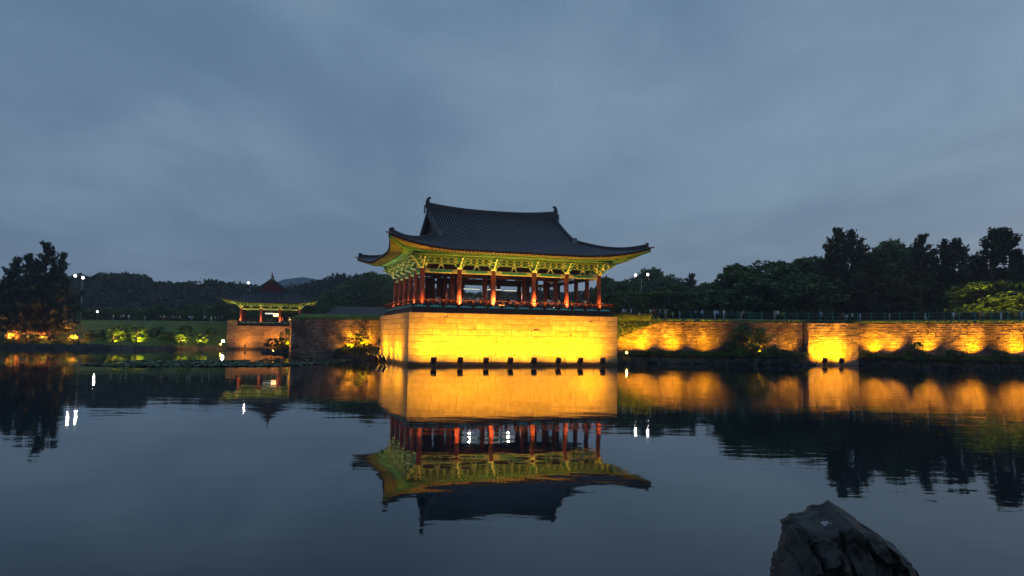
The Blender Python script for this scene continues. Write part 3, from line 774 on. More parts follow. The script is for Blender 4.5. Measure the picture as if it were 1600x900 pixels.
    if rail:
        lines = [((d0,e0),(d1,e0)),((d1,e0),(d1,e1)),((d1,e1),(d0,e1)),((d0,e1),(d0,e0))]
        seg = 1.85*s; post_m = None
        for (a, c) in lines:
            A3, C3 = Vector((*a,zd)), Vector((*c,zd)); L = (C3-A3).length; d = (C3-A3)/L; nn = Vector((d.y,-d.x,0)); n = max(2, round(L/seg))
            A3 = A3 - nn*0.10; st = L/n
            for i in range(n):
                m0 = A3 + d*(st*(i+0.5))
                q = MB(); q.obox((0,0,0.20*s), d*(st/2-0.07*s), nn*0.02, (0,0,0.20*s)); pn = q.build('railing_panel', 'wood', root, loc=m0)
                # cloud-shaped teal fretwork on the panel face
                q = MB(); hw = st/2-0.16*s
                pf = [(-hw,0.05),(-hw*0.9,0.20),(-hw*0.72,0.30),(-hw*0.55,0.20),(-hw*0.40,0.32),(-hw*0.2,0.36),(0,0.24),(hw*0.2,0.36),(hw*0.40,0.32),(hw*0.55,0.20),(hw*0.72,0.30),(hw*0.9,0.20),(hw,0.05),(hw*0.6,0.12),(hw*0.3,0.06),(0,0.13),(-hw*0.3,0.06),(-hw*0.6,0.12)]
                for k in range(len(pf)//2):
                    pass
                up_ = pf[:13]; lo = [pf[0], pf[17], pf[17], pf[16], pf[16], pf[15], pf[15], pf[15], pf[14], pf[14], pf[13], pf[13], pf[12]]
                for k in range(12):
                    q.prism([d*up_[k][0]+Vector((0,0,up_[k][1]*s)), d*up_[k+1][0]+Vector((0,0,up_[k+1][1]*s)), d*lo[k+1][0]+Vector((0,0,lo[k+1][1]*s-0.001)), d*lo[k][0]+Vector((0,0,lo[k][1]*s-0.001))], nn*0.03)
                q.build('fretwork', 'teal', pn, loc=nn*0.03)
                for fr_ in (0.0, 0.5):
                    pp = A3 + d*(st*(i+fr_))
                    q = MB(); hgt = 1.02*s
                    q.obox((0,0,0.23*s if fr_ == 0 else 0.45*s), d*0.055*s, nn*0.055*s, (0,0,(0.23 if fr_ == 0 else 0.02)*s))
                    # curved support leaning out to the top rail
                    for (z0_, z1_, o0, o1) in ((0.42,0.62,0.0,0.03),(0.62,0.80,0.03,0.10),(0.80,0.96,0.10,0.22)):
                        q.beam(nn*o0*s + Vector((0,0,z0_*s)), nn*o1*s + Vector((0,0,z1_*s)), 0.09*s, 0.11*s, 0, tuple(d))
                    q.build('railing_post', 'railred', root, loc=pp)
            q = MB(); q.tube([-d*(L/2+0.25*s), d*(L/2+0.25*s)], 0.055*s, 8); q.build('top_rail', 'railred', root, loc=A3+d*L/2+nn*0.22*s+Vector((0,0,1.0*s)))
            q = MB(); q.obox((0,0,0), d*L/2, nn*0.06*s, (0,0,0.03*s)); q.build('lower_rail', 'railred', root, loc=A3+d*L/2+Vector((0,0,0.44*s)))
            q = MB(); q.obox((0,0,0), d*L/2, nn*0.03*s, (0,0,0.025*s)); q.build('middle_rail', 'railred', root, loc=A3+d*L/2+nn*0.06*s+Vector((0,0,0.72*s)))
    return root
M['raftg'] = mat('green_rafter_paint', (0.09, 0.26, 0.12), 0.6, 0.3, 4, perobj=0.15)
M['railred'] = mat('railing_paint', (0.13, 0.026, 0.018), 0.6, 0.2, 4)
M['raft'] = mat('rafter_paint', (0.20, 0.26, 0.10), 0.6, 0.3, 4, perobj=0.15)

cu = [2.0, 6.75, 11.25, 16.8, 21.4, 26.15]
cv = [2.05 + 3.77*i for i in range(6)]
hall = pavilion('pavilion', 'large lit pavilion with curved tiled roof and red columns on the main stone platform', PO, TH, cu, cv,
         7.08, 12.0, 14.0, 20.75, 3.9, 1.25, 1.75, 10.0, 7.7, (0.55, LU-0.55, 0.55, LV-0.2), 0.40, 0.32, 1.0, 'dred')
# dark wall panels and cross rail in the left bays of the hall
for i, (u, w) in enumerate(((3.0,0.9),(4.5,0.95),(6.1,0.9),(7.6,0.7),(19.6,0.7),(21.6,1.0),(23.2,0.8))):
    q = MB(); q.box(-w/2, w/2, -0.05, 0.05, 0.05, 4.3); q.box(-w/2+0.08, w/2-0.08, -0.08, -0.05, 2.5, 4.1); q.build('wall_panel', 'dred', hall, loc=(u, cv[2]+0.1 if i % 2 else cv[2]-0.1, 7.08))
for v in (cv[1], cv[3]):
    q = MB(); q.box(cu[1], cu[4], -0.09, 0.09, 0, 0.5); q.build('inner_beam', 'dred', hall, loc=(0, v, 11.3))
M['gable_red'] = mat('gable_red_board', (0.20, 0.028, 0.026), 0.65, 0.2, 3, perobj=0.1)
sm_cu = [0, 4.9, 9.8, 14.7]; sm_cv = [0, 4.7, 9.2, 13.9]
# small pavilion, gable towards the camera: its ridge runs away from us
SROT = R(16); SP0 = Vector((SPX, SPY, 0))
def Sp(x, y, z=0.0):
    # platform frame: x along its front, y into it
    return SP0 + Vector((x*math.cos(SROT)-y*math.sin(SROT), x*math.sin(SROT)+y*math.cos(SROT), z))
lo, hi = 5.0, 25.0
for _ in range(30):
    m_ = (lo+hi)/2
    if project(Sp(m_, 2.8, 8))[0] < 422.5: lo = m_
    else: hi = m_
spo = Sp(lo + 6.95, 2.8)
small = pavilion('pavilion', 'small lit pavilion with a dark red gable on the far left platform', spo, math.pi/2 + SROT, sm_cu, sm_cv,
         6.45, 10.1, 11.3, 17.6, 3.5, 0.8, 1.25, 7.5, 6.5, (-1.6, 16, -1.6, 15.5), 0.5, 0.26, 0.78, 'gable_red', True, True)

# ------------------------------------------------------------------ lamps
M['glow_lantern'] = emit('lantern_glow', (1.0, 0.55, 0.22), 4.0)
YEL = (1.0, 0.40, 0.0)
def flood_box(loc, target, label, group, power, lean=0.0):
    """box floodlight standing in the water on a short post, lens towards the wall"""
    loc = Vector(loc); d = Vector(target) - loc; d.z = 0; d.normalize(); rz = math.atan2(-d.x, d.y)
    t = thing('floodlight', label, 'floodlight', loc, rz, group); t.rotation_euler = (0, lean, rz)
    b = MB(); b.tube([(0,0,-0.5),(0,0,0.28)], 0.09, 8); b.box(-0.22,0.22,-0.06,0.06,0.22,0.30); b.build('post', 'metal', t)
    b = MB()
    # housing: back narrower than the lens side, tilted up
    def q(x, y, z): a = R(28); y2 = y*math.cos(a) - z*math.sin(a); z2 = y*math.sin(a) + z*math.cos(a); return (x, y2, z2+0.70)
    vs = [q(x,y,z) for (x,y,z) in ((-.27,-.20,-.30),(.27,-.20,-.30),(.33,.14,-.40),(-.33,.14,-.40),(-.27,-.20,.30),(.27,-.20,.30),(.33,.14,.40),(-.33,.14,.40))]
    b.add(vs, [(3,2,1,0),(4,5,6,7),(0,1,5,4),(1,2,6,5),(2,3,7,6),(3,0,4,7)])
    for k in range(4):
        zz = -0.22+0.14*k; b.add([q(x,y,z) for (x,y,z) in ((-.24,-.27,zz),(.24,-.27,zz),(.24,-.19,zz),(-.24,-.19,zz),(-.24,-.27,zz+.03),(.24,-.27,zz+.03),(.24,-.19,zz+.03),(-.24,-.19,zz+.03))], [(3,2,1,0),(4,5,6,7),(0,1,5,4),(1,2,6,5),(2,3,7,6),(3,0,4,7)])
    b.build('housing', 'metal', t)
    b = MB(); b.add([q(-.29,.15,-.34),q(.29,.15,-.34),q(.29,.15,.34),q(-.29,.15,.34)], [(0,1,2,3)]); b.build('lens', 'lens', t)
    b = MB(); [b.beam((sx*0.36,0.0,0.26),(sx*0.36,0.0,0.74), 0.04, 0.05) for sx in (-1,1)]; b.box(-0.38,0.38,-0.03,0.03,0.24,0.29); b.build('yoke', 'metal', t)
    a = R(28); lamp(t, 'AREA', power, YEL, (0, 0.19*math.cos(a), 0.70+0.19*math.sin(a)), (0, math.cos(R(58)), math.sin(R(58))), 0.5, 140)
    return t
ords = ['leftmost', 'second from the left', 'third from the left', 'fourth from the left', 'fifth from the left', 'sixth from the left', 'seventh from the left', 'rightmost']
for i, px in enumerate((678, 719, 759.5, 797, 834.5, 871.5, 906.5, 942)):
    # stand in a row 2.7 m before the front face: intersect the view line with that row
    lo, hi = 0.0, LU
    for _ in range(40):
        m_ = (lo+hi)/2
        if project(Wm(m_, -2.7, 0.4))[0] < px: lo = m_
        else: hi = m_
    flood_box(Wm(lo, -2.7), Wm(lo, 5), 'dark box floodlight in the water before the platform front, %s of eight' % ords[i], 'floodlights along the platform front', (1150,1050,1200,980,1100,1150,1300,1050)[i], lean=(-0.04,0.03,0.0,0.06,-0.02,0.10,0.05,-0.03)[i])
lo6 = ['nearest the platform corner', 'second from the platform corner', 'third from the platform corner', 'fourth from the platform corner', 'fifth from the platform corner', 'farthest from the platform corner']
for i, v in enumerate((5.6, 8.4, 12.2, 14.9, 17.4, 21.5)):
    flood_box(Wm(-1.9, v), Wm(5, v), 'leaning box floodlight along the left platform face, ' + lo6[i], 'floodlights along the left platform face', 480, lean=0.25 if i < 3 else -0.2)
for i, px in enumerate((1288, 1314)):
    X = x_for(px, 109.6, 0.4); flood_box((X, 109.6, 0), (X, 120, 0), 'dark box floodlight in the water before the right bastion, %s one' % ('left' if i == 0 else 'right'), 'floodlights before the bastion', 1700, lean=0.12)

def spot_lamp(loc, aim, label, group, power, color, size=0.16, spread=130, lens='lens', s=1.0, kind='AREA', push=0.14):
    """small round ground floodlight on a spike"""
    t = thing('spotlight', label, 'spotlight', loc, 0, group)
    d = (Vector(aim) - Vector(loc)).normalized()
    b = MB(); b.tube([(0,0,-0.15),(0,0,0.26*s)], 0.03*s, 6); b.build('stake', 'metal', t)
    c = Vector((0,0,0.36*s)); b = MB(); b.tube([c-d*0.16*s, c-d*0.10*s, c+d*0.12*s], [0.06*s, 0.13*s, 0.17*s], 10); b.build('housing', 'metal', t)
    b = MB(); b.tube([c+d*0.122*s, c+d*0.135*s], [0.15*s, 0.13*s], 10); b.build('lens', lens, t)
    lamp(t, kind, power, color, c + d*push*s*1.15, d, size*s, spread)
    return t
# row along the right rubble wall
wallrow = [(981, 113.6, 550, 'at the foot of the wall just right of the main platform', 380), (1007, 113.9, 548, 'second along the wall right of the main platform', 420), (1054, 113.6, 549, 'third along the wall right of the main platform', 480), (1101, 113.0, 550, 'fourth along the wall, left of the leafy bush', 400), (1238, 111.5, 551, 'in the low bush left of the bastion', 110),
           (1182, 113.0, 551, 'glowing behind the leafy bush against the wall', 260)]
def bankz(px, Y): return 1.3
lens_on = {981, 1182}
for (px, Y, py, lab, pw) in wallrow:
    p = at_depth(px, py+3, Y); Yw = 116.6 - (p.x-7.9)*0.0899; Y = Yw - rnd.uniform(2.0,2.7)
    spot_lamp((p.x, Y, 1.15), (p.x + rnd.uniform(-0.5,0.5), Yw, 4.6), 'small ground floodlight ' + lab, 'floodlights along the garden wall', pw*1.6, YEL, s=1.35, spread=120)
# the first one is turned a little to the pond, its lens shows as a bright disc
p = at_depth(980, 549, 112.6)
t = spot_lamp((p.x-0.1, 112.6, 1.0), (p.x-0.3, 104, 2.2), 'bright small floodlight facing the pond beside the platform corner', 'floodlights along the garden wall', 14, (1.0,0.5,0.1), s=1.3)
def wallB(X):
    # face of the wall right of the bastion
    if X < 69.6: return 113.6 - (X-52.4)*(13.0/17.2)
    return 100.6 - (X-69.6)*(21.1/27.4)
for (px, lab, pw) in ((1368, 'first along the wall right of the bastion', 330), (1398, 'second along the wall right of the bastion', 230), (1452, 'third along the wall right of the bastion', 380), (1524, 'fourth along the wall right of the bastion', 380), (1590, 'fifth along the wall, by the right edge', 380), (1655, 'sixth along the wall, beyond the right edge', 330)):
    Y = 108.0; yo = rnd.uniform(1.6,2.1)
    for _ in range(20): X = x_for(px, Y, 1.6); Y = wallB(X) - yo
    spot_lamp((X, Y, 1.35), (X+rnd.uniform(-0.5,0.7), Y+1.6, rnd.uniform(3.9,5.2)), 'small ground floodlight ' + lab, 'floodlights along the garden wall', pw*1.5, YEL, s=1.3, spread=120)
# dark wall left of the main platform: low lamp behind the bank bush, and one on the wall's left end
spot_lamp((-21.9, 110.3, 1.75), (-22.6, 112.6, 3.3), 'ground floodlight on the bank between the dark wall and the main platform', 'floodlights along the garden wall', 420, YEL, s=1.2)
spot_lamp((-24.2, 111.0, 1.45), (-24.6, 113.0, 2.8), 'ground floodlight low behind the bank bush by the dark wall', 'floodlights along the garden wall', 300, YEL, s=1.1)
spot_lamp((-37.6, 116.8, 0.5), (-35.2, 116.6, 3.0), 'floodlight in the gap left of the dark wall, lighting its end yellow', 'floodlights along the garden wall', 420, YEL, s=1.2)
# small pavilion platform
for i, (px, pw) in enumerate(((386, 420), (418, 560), (447, 420))):
    q_ = Sp((4.5, 11.0, 17.0)[i], -3.2, 0.3)
    spot_lamp(q_, Sp((4.5, 11.0, 17.0)[i], 0, 2.8), 'small floodlight at the foot of the far left platform, %s' % ('left', 'middle', 'right')[i], 'floodlights before the small platform', pw*0.62, (1.0, 0.34, 0.03), s=1.5, lens='lens')
# white floodlight by its left corner
p = at_depth(349, 533, 176.0)
t = thing('floodlight', 'bright white floodlight at the left foot of the small platform', 'floodlight', (p.x, 176.0, 0))
b = MB(); b.tube([(0,0,-0.4),(0,0,p.z-0.3)], 0.07, 8); b.build('post', 'metal', t)
b = MB(); b.box(-0.42,0.42,-0.15,0.25,-0.32,0.32); b.build('housing', 'metal', t, loc=(0,0,p.z))
b = MB(); b.box(-0.38,0.38,-0.19,-0.152,-0.28,0.28); b.build('lens', 'glow_white', t, loc=(0,0,p.z)); lamp(t, 'AREA', 60, (1,0.9,0.85), (0,-0.3,p.z), (0.2,-1,-0.1), 0.5, 170)
for (px, Y, pw) in ((345, 175.6, 5),):
    X = x_for(px, Y, 0.8); spot_lamp((X, Y, 0.6), (X, Y-5, 2), 'small orange spotlight below the white floodlight', None, pw, YEL, s=1.5)
# lamps under the shrubs on the left bank
for i, (px, lab) in enumerate(((177, 'under the leftmost shrub on the grass slope'), (213, 'under the second shrub from the left on the slope'), (282, 'lighting the low shrub mid slope'), (313, 'lighting the shrub nearest the small pavilion'))):
    X = x_for(px, 165.2, 1.4); spot_lamp((X, 165.0, 1.2), (X, 168.5, 3.6), 'yellow-green spotlight ' + lab, 'spotlights on the grass slope', (420,500,420,420)[i], (1.0, 0.74, 0.05), s=1.4, lens='lens')
for i, (px, Y, pw) in enumerate(((11, 161.8, 2600), (115, 161.5, 2400), (62, 163.5, 1500), (40, 163, 900))):
    X = x_for(px, Y, 1.2); spot_lamp((X, Y, 1.3), (X+(0.8,-1.2,0.5,-.5)[i], Y+1.8, 5.0), 'orange spotlight under the left pines, ' + ('at the left edge', 'rightmost and brightest', 'behind the rocks', 'between the pine trunks')[i], 'spotlights under the left pines', pw, (1.0, 0.30, 0.04), s=1.5, spread=160)
# uplights round the main hall, one outside every front and left column
def uplight(p, aim, label, group, power, color, s=1.0, spread=105):
    t = thing('uplight', label, 'uplight', p, 0, group)
    d = (Vector(aim)-Vector(p)).normalized()
    b = MB(); b.tube([(0,0,0),(0,0,0.16*s)], [0.13*s,0.11*s], 10); b.build('housing', 'metal', t)
    b = MB(); b.tube([(0,0,0.161*s),(0,0,0.175*s)], 0.09*s, 10); b.build('lens', 'lens', t)
    lamp(t, 'AREA', power, color, (0,0,0.20*s), d, 0.14*s, spread)
    return t
for i, u in enumerate(cu):
    uplight(Wm(u, cv[0]-0.88, 7.085), Wm(u, cv[0]-0.30, 11), 'yellow uplight on the deck before front column, %s of six' % (ords[i] if i < 5 else 'rightmost'), 'uplights round the main pavilion', (22,190,280,200,110,40)[i], (1.0, 0.56, 0.14))
    if i < 5:
        um_ = (u+cu[i+1])/2; uplight(Wm(um_, 0.85, 7.085), Wm(um_, -0.3, 13), 'yellow uplight behind the front railing in bay %s' % ('one','two','three','four','five')[i], 'uplights round the main pavilion', (18,30,36,28,20)[i], (0.97, 0.92, 0.40))
for i, v in enumerate(cv[1:]):
    uplight(Wm(cu[0]-0.62, v, 7.085), Wm(cu[0]-0.35, v, 12), 'pale uplight on the deck before left side column, %s from the corner' % ('second','third','fourth','fifth','sixth')[i], 'uplights round the main pavilion', 30, (1.0, 0.72, 0.32))
    vm_ = v-1.9; uplight(Wm(0.75, vm_, 7.085), Wm(-0.6, vm_, 13), 'pale uplight behind the left railing, %s from the corner' % ('first','second','third','fourth','fifth')[i], 'uplights round the main pavilion', 70, (0.92, 0.98, 0.60))
uplight(Wm(LU-1.0, 4.0, 7.085), Wm(LU+1.5, 3.0, 14), 'uplight behind the right end railing of the main pavilion', 'uplights round the main pavilion', 110, (1.0, 0.62, 0.3))
# small pavilion uplights (its local frame: u away from us, v to the left)
def Ws(u, v, z):
    c, s = math.cos(math.pi/2+SROT), math.sin(math.pi/2+SROT); return spo + Vector((u*c - v*s, u*s + v*c, z))
for i, v in enumerate(sm_cv):
    uplight(Ws(-0.95, v, 6.46), Ws(-0.2, v, 10), 'uplight at the foot of a small pavilion column, %s' % ('rightmost','second from the right','second from the left','leftmost')[i], 'uplights at the small pavilion', 110, (1.0, 0.6, 0.25), spread=160)
    if i < 3: vv = (v+sm_cv[i+1])/2; uplight(Ws(-1.0, vv, 6.46), Ws(-2.2, vv, 12), 'uplight behind the small pavilion railing, %s bay' % ('right','middle','left')[i], 'uplights at the small pavilion', 170, (1.0, 0.68, 0.24))
uplight(Ws(-0.6, 15.1, 6.46), Ws(-2.0, 17.0, 12), 'uplight at the left corner of the small pavilion deck', 'uplights at the small pavilion', 190, (1.0, 0.6, 0.16))
uplight(Ws(-0.6, -1.2, 6.46), Ws(-2.0, -3.2, 12), 'uplight at the right corner of the small pavilion deck', 'uplights at the small pavilion', 190, (1.0, 0.6, 0.16))
# lit box and strips inside the pavilions
def strip(p, L, axis, label, material, power, color, wz=0.1, hz=0.06, group=None):
    t = thing('strip_light', label, 'strip light', p, axis, group)
    b = MB(); b.box(-L/2,L/2,-wz,wz,0,hz); b.build('tray', 'metal', t)
    b = MB(); b.box(-L/2+0.05,L/2-0.05,-wz*0.85,wz*0.85,-hz*1.6,-0.002); b.build('diffuser', material, t)
    b = MB(); [b.tube([(x,0,hz),(x,0,1.9)], 0.015, 5) for x in (-L*0.35, L*0.35)]; b.build('hanger', 'metal', t)
    lamp(t, 'AREA', power, color, (0,0,-hz*1.8), (0,0,-1), 0.3, 170)
    return t
for i, (px, py, L) in enumerate(((737, 451, 2.3), (772, 452, 2.2), (797, 453.5, 1.9))):
    p = at_depth(px, py, 101.0); strip(p, L, TH, 'pale strip light hanging inside the main pavilion, %s' % ('left one', 'middle one', 'right one')[i], 'glow_soft', 380, (1.0,0.86,0.62), 0.16, 0.07, 'strip lights inside the main pavilion')
p = at_depth(431, 492, 188.0)
t = thing('lantern', 'glowing orange-white lantern inside the small pavilion', 'lantern', (p.x, p.y, p.z))
b = MB(); b.box(-0.55,0.55,-0.3,0.3,-0.4,0.35); b.build('shade', 'glow_lantern', t); b = MB(); b.box(-0.8,0.8,-0.35,0.35,0.45,0.52); b.box(-0.8,0.8,-0.35,0.35,-0.57,-0.5); b.tube([(0,0,0.5),(0,0,2.5)], 0.03, 6); b.build('frame', 'metal', t)
strip(at_depth(421, 489, 189.0), 2.2, 0, 'greenish strip light inside the small pavilion', 'glow_soft', 25, (0.9,1.0,0.7), 0.3, 0.2)
p = Wm(12.4, 2.0, 7.085)
t = thing('lantern', 'orange lit box lantern on the main pavilion deck by the third column', 'lantern', p, TH)
b = MB(); b.box(-0.34,0.34,-0.16,0.16,0.04,0.62); b.build('shade', 'glow_orange', t); b = MB(); b.box(-0.38,0.38,-0.2,0.2,0,0.04); b.box(-0.38,0.38,-0.2,0.2,0.62,0.68); b.build('frame', 'wood', t)

# garden lights among the trees at the right
for i, (px, Y, pw) in enumerate(((1535, 112.5, 330), (1592, 109.0, 380))):
    spot_lamp((x_for(px, Y, 7.5), Y, GZ), (x_for(px, Y, 7.5)+1.5, Y+5.5, 15.5), 'garden spotlight behind the fence under the %s lit tree at the right' % ('left', 'right')[i], 'garden spotlights under the right trees', pw, (1.0, 0.70, 0.12), s=1.3, spread=130)

# ------------------------------------------------------------------ masts and street lamps
def mast(px, Y, ptop, heads, label, zb=GZ, r=0.17, power=300, headr=0.42):
    X = x_for(px, Y, zb); zt = at_depth(px, ptop, Y).z
    t = thing('light_mast', label, 'light mast', (X, Y, zb))
    b = MB(); b.tube([(0,0,-0.3),(0,0,(zt-zb)*0.5),(0,0,zt-zb)], [r, r*0.8, r*0.6], 10); b.build('pole', 'mast', t, True)
    b = MB(); k = 1.0 if len(heads) > 1 else 0.3; b.beam((-k,0,zt-zb),(k,0,zt-zb),0.12,0.12); b.build('crossbar', 'mast', t)
    for (hx, hy) in heads:
        p = at_depth(hx, hy, Y-0.5) - Vector((X, Y, zb))
        b = MB(); b.tube([(0,0.5,0.1),(0,-0.1,0)], [headr*0.5, headr*0.9], 10); b.beam((0,0.4,0),(-p.x*0.4,0.5,-p.z+zt-zb),0.06,0.06); b.build('lamp_head', 'metal', t, loc=p)
        b = MB(); b.tube([(0,-0.12,0),(0,-0.2,-0.02)], [headr*0.85, headr*0.7], 12); b.build('lens', 'glow_white', t, loc=p)
        lamp(t, 'AREA', power, (1,0.92,0.9), (p.x, p.y-0.25, p.z), (0,-1,-0.35), 0.5, 170)
    return t
mast(125.5, 190, 430, ((118,431),(130,434)), 'tall pale mast with two blazing white floodlights beside the left pines', headr=0.45, power=200)
mast(1002, 200, 436, ((993,430),(1012,429)), 'tall mast with two white floodlights above the trees right of the main pavilion', headr=0.42, power=120)
mast(388.5, 260, 444, ((388.5,442),), 'mast with one white lamp behind the small pavilion roof', headr=0.5, power=60)
mast(152.5, 205, 488, ((152.5,487),), 'short post with a round white lamp before the left hedge', headr=0.36, power=60, r=0.06)
def street_lamp(px, Y, ptop, pbot, side, label):
    X = x_for(px, Y, GZ); h = at_depth(px, ptop, Y).z - GZ
    t = thing('street_lamp', label, 'street lamp', (X, Y, GZ), 0, 'unlit curved street lamps')
    b = MB(); pts = [(0,0,-0.2),(0,0,h*0.8)] + [(side*1.5*math.sin(a_)**1.3, 0, h*0.8 + h*0.2*math.sin(a_)) for a_ in (0.5,1.0,1.57)]; b.tube(pts, [0.09,0.07,0.06,0.05,0.05], 8); b.build('pole', 'mast', t, True)
    b = MB(); b.beam((side*1.4,0,h),(side*2.2,0,h-0.05),0.28,0.14); b.build('lamp_head', 'mast', t)
street_lamp(318, 205, 478, 505, 1, 'unlit curved street lamp left of the small pavilion')
street_lamp(222, 225, 480, 500, -1, 'unlit street lamp arm above the middle of the left hedge')
street_lamp(163, 225, 480, 500, 1, 'unlit street lamp arm above the left end of the hedge')
street_lamp(517, 200, 477, 500, -1, 'unlit street lamp before the grey roofed building')

# ------------------------------------------------------------------ long tiled building behind the dark wall
p0 = x_for(507, 196, 8); p1 = x_for(612, 196, 8); zr_ = at_depth(550, 481, 200).z; ze_ = at_depth(550, 493, 196).z
t = thing('long_building', 'low long building with a grey tiled roof behind the dark wall', 'building', (p0, 196, GZ))
Lb = p1-p0; b = MB(); b.box(0.8, Lb-0.8, 1.2, 7.5, -0.1, ze_-GZ+0.1); pass
M['plasterwall'] = mat('grey_plaster', (0.22,0.22,0.21), 0.9, 0.15, 2)
b = MB(); b.box(0.8, Lb-0.8, 1.2, 7.5, -0.1, ze_-GZ+0.1); b.build('wall', 'plasterwall', t)
zz0, zz1 = ze_-GZ, zr_-GZ
b = MB(); b.grid([[(x, 0, zz0+0.25*abs(x/Lb*2-1)**3) for x in [Lb*i/12 for i in range(13)]], [(0.9+(Lb-1.8)*i/12, 2.3, zz0*0.45+zz1*0.55-0.1) for i in range(13)], [(1.8+(Lb-3.6)*i/12, 4.4, zz1) for i in range(13)], [(Lb*i/12, 8.8, zz0) for i in range(13)]])
M['greytile'] = mat('grey_roof_tile', (0.085,0.09,0.10), 0.7, 0.2, 4)
rf = b.build('roof', 'greytile', t)
b = MB(); n_ = int(Lb/0.55)
for i in range(n_):
    f = (i+0.5)/n_; b.beam((Lb*f, -0.02, zz0+0.28*abs(f*2-1)**3+0.03), (0.9+(Lb-1.8)*f, 2.3, zz0*0.45+zz1*0.55-0.07), 0.18, 0.12); b.beam((0.9+(Lb-1.8)*f, 2.3, zz0*0.45+zz1*0.55-0.07), (1.8+(Lb-3.6)*f, 4.4, zz1+0.03), 0.18, 0.12)
b.build('tile_row', 'greytile', rf, kind='stuff')
b = MB(); b.box(1.7, Lb-1.7, 4.2, 4.6, zz1-0.1, zz1+0.3); b.build('ridge', 'plaster_ridge', rf)
for i in range(8):
    b = MB(); b.box(-0.8,0.8,-0.05,0.03,0,min(1.5,zz0-0.3)); b.build('window', 'wood', t, loc=(2.6+(Lb-5.2)*i/7, 1.18, 0.2))

# ------------------------------------------------------------------ green rail fence on the right bank, low mesh fence on the left
def fence(pts, step, h, label, nrail=3):
    t = thing('fence', label, 'fence', (pts[0][0], pts[0][1], GZ))
    o = Vector((pts[0][0], pts[0][1], 0)); pm = None; bars = MB()
    for a, c in zip(pts[:-1], pts[1:]):
        A3 = Vector((*a,0))-o; C3 = Vector((*c,0))-o; L = (C3-A3).length; n = max(1, round(L/step)); d = (C3-A3)/L
        for i in range(n):
            p = A3 + d*(L*i/n)
            if pm is None:
                q = MB(); q.box(-0.05,0.05,-0.05,0.05,-0.2,h+0.08); q.box(-0.065,0.065,-0.065,0.065,h+0.08,h+0.12); x = q.build('post', 'fence', t, loc=p); pm = x.data
            else: link('post', pm, t, p)
            for k in range(1, 6): bars.beam(p + d*(L/n*k/6) + Vector((0,0,0.15)), p + d*(L/n*k/6) + Vector((0,0,h-0.03)), 0.012, 0.012, 0, tuple(d))
        for k in range(nrail):
            z = 0.15 + (h-0.18)*k/(nrail-1); q = MB(); q.obox((0,0,0), d*L/2, Vector((-d.y,d.x,0))*0.025, (0,0,0.03)); q.build('rail', 'fence', t, loc=(A3+C3)/2 + Vector((0,0,z)))
    bars.build('mesh_wire', 'fence', t, kind='stuff')
X0 = x_for(1062, 121.5, 7)
fence([(X0,121.5),(54.2,120.4),(73.5,105.8),(101,84.2),(122,67)], 1.95, 1.25, 'long green post and rail fence on the bank top above the right wall')
fence([(x_for(470,186,7),186),(x_for(524,188,7),188)], 2.2, 1.5, 'teal mesh fence between the small pavilion and the grey roofed building')

# ------------------------------------------------------------------ vegetation
def leafquad(mb, c, size, r, droop=0.0, elong=1.0, direction=None, m=0):
    if direction is None:
        d = Vector((r.gauss(0,1), r.gauss(0,1), r.gauss(0,0.6)-droop))
    else: d = Vector(direction) + Vector((r.gauss(0,0.35), r.gauss(0,0.35), r.gauss(0,0.35)))
    d.normalize(); q = Vector((r.gauss(0,1), r.gauss(0,1), r.gauss(0,1))); x = d.cross(q); x.normalize()
    s = size*r.uniform(0.6,1.35); a = d*s*elong; b = x*s*0.55
    c = Vector(c); o = len(mb.v)
    mb.v += [tuple(c-a), tuple(c-a*0.1-b), tuple(c+a), tuple(c-a*0.1+b)]; mb.f.append([o,o+1,o+2,o+3]); mb.m.append(m)
def crown_broad(seed, nclump=46, nleaf=110, leaf=0.30, H_=10.0, Wd=10.0, low=0.18):
    """crown mesh for a broadleaf tree, unit ~10 m high and wide; made of leaf clumps with gaps"""
    r = random.Random(seed); mb = MB(); clumps = []
    for i in range(nclump):
        th = r.uniform(0, 2*math.pi); hh = r.uniform(low, 1.0)
        # dome profile radius at this height
        pr = math.sqrt(max(0.02, 1-((hh-0.42)/0.60)**2)); rad = pr*math.sqrt(r.uniform(0.25,1.0))
        c = Vector((math.cos(th)*rad*Wd*0.40, math.sin(th)*rad*Wd*0.40, hh*H_*0.92))
        clumps.append((c, r.uniform(0.9,1.75)))
    for c, cr_ in clumps:
        for k in range(nleaf):
            v = Vector((r.gauss(0,1), r.gauss(0,1), r.gauss(0,1))); v.normalize(); v *= cr_*(r.random()**0.4)
            v.z *= 0.62
            leafquad(mb, c+v, leaf, r, 0.1)
    return mb, clumps
def trunk_mesh(r, h, rad, targets, lean=0.0, fork=0.4):
    mb = MB(); pts = []; n = 6
    for i in range(n+1):
        t_ = i/n; pts.append((lean*h*t_*t_ + 0.12*h*0.1*math.sin(t_*4+r.random()), 0.1*math.sin(t_*3), h*t_))
    mb.tube([(0,0,-0.3)]+pts, [rad*1.35]+[rad*(1.15-0.85*i/n) for i in range(n+1)], 8)
    for c in targets:
        s_ = max(0.15, min(0.85, c.z/h*0.62)); k = s_*n; i = int(k); f = k-i
        a = Vector(pts[i]).lerp(Vector(pts[min(n,i+1)]), f); mid = a.lerp(c, 0.5) + Vector((0,0,-0.05*(c-a).length))
        mb.tube([a, mid, c], [rad*0.38, rad*0.24, rad*0.08], 5)
    return mb
PROTO = {}
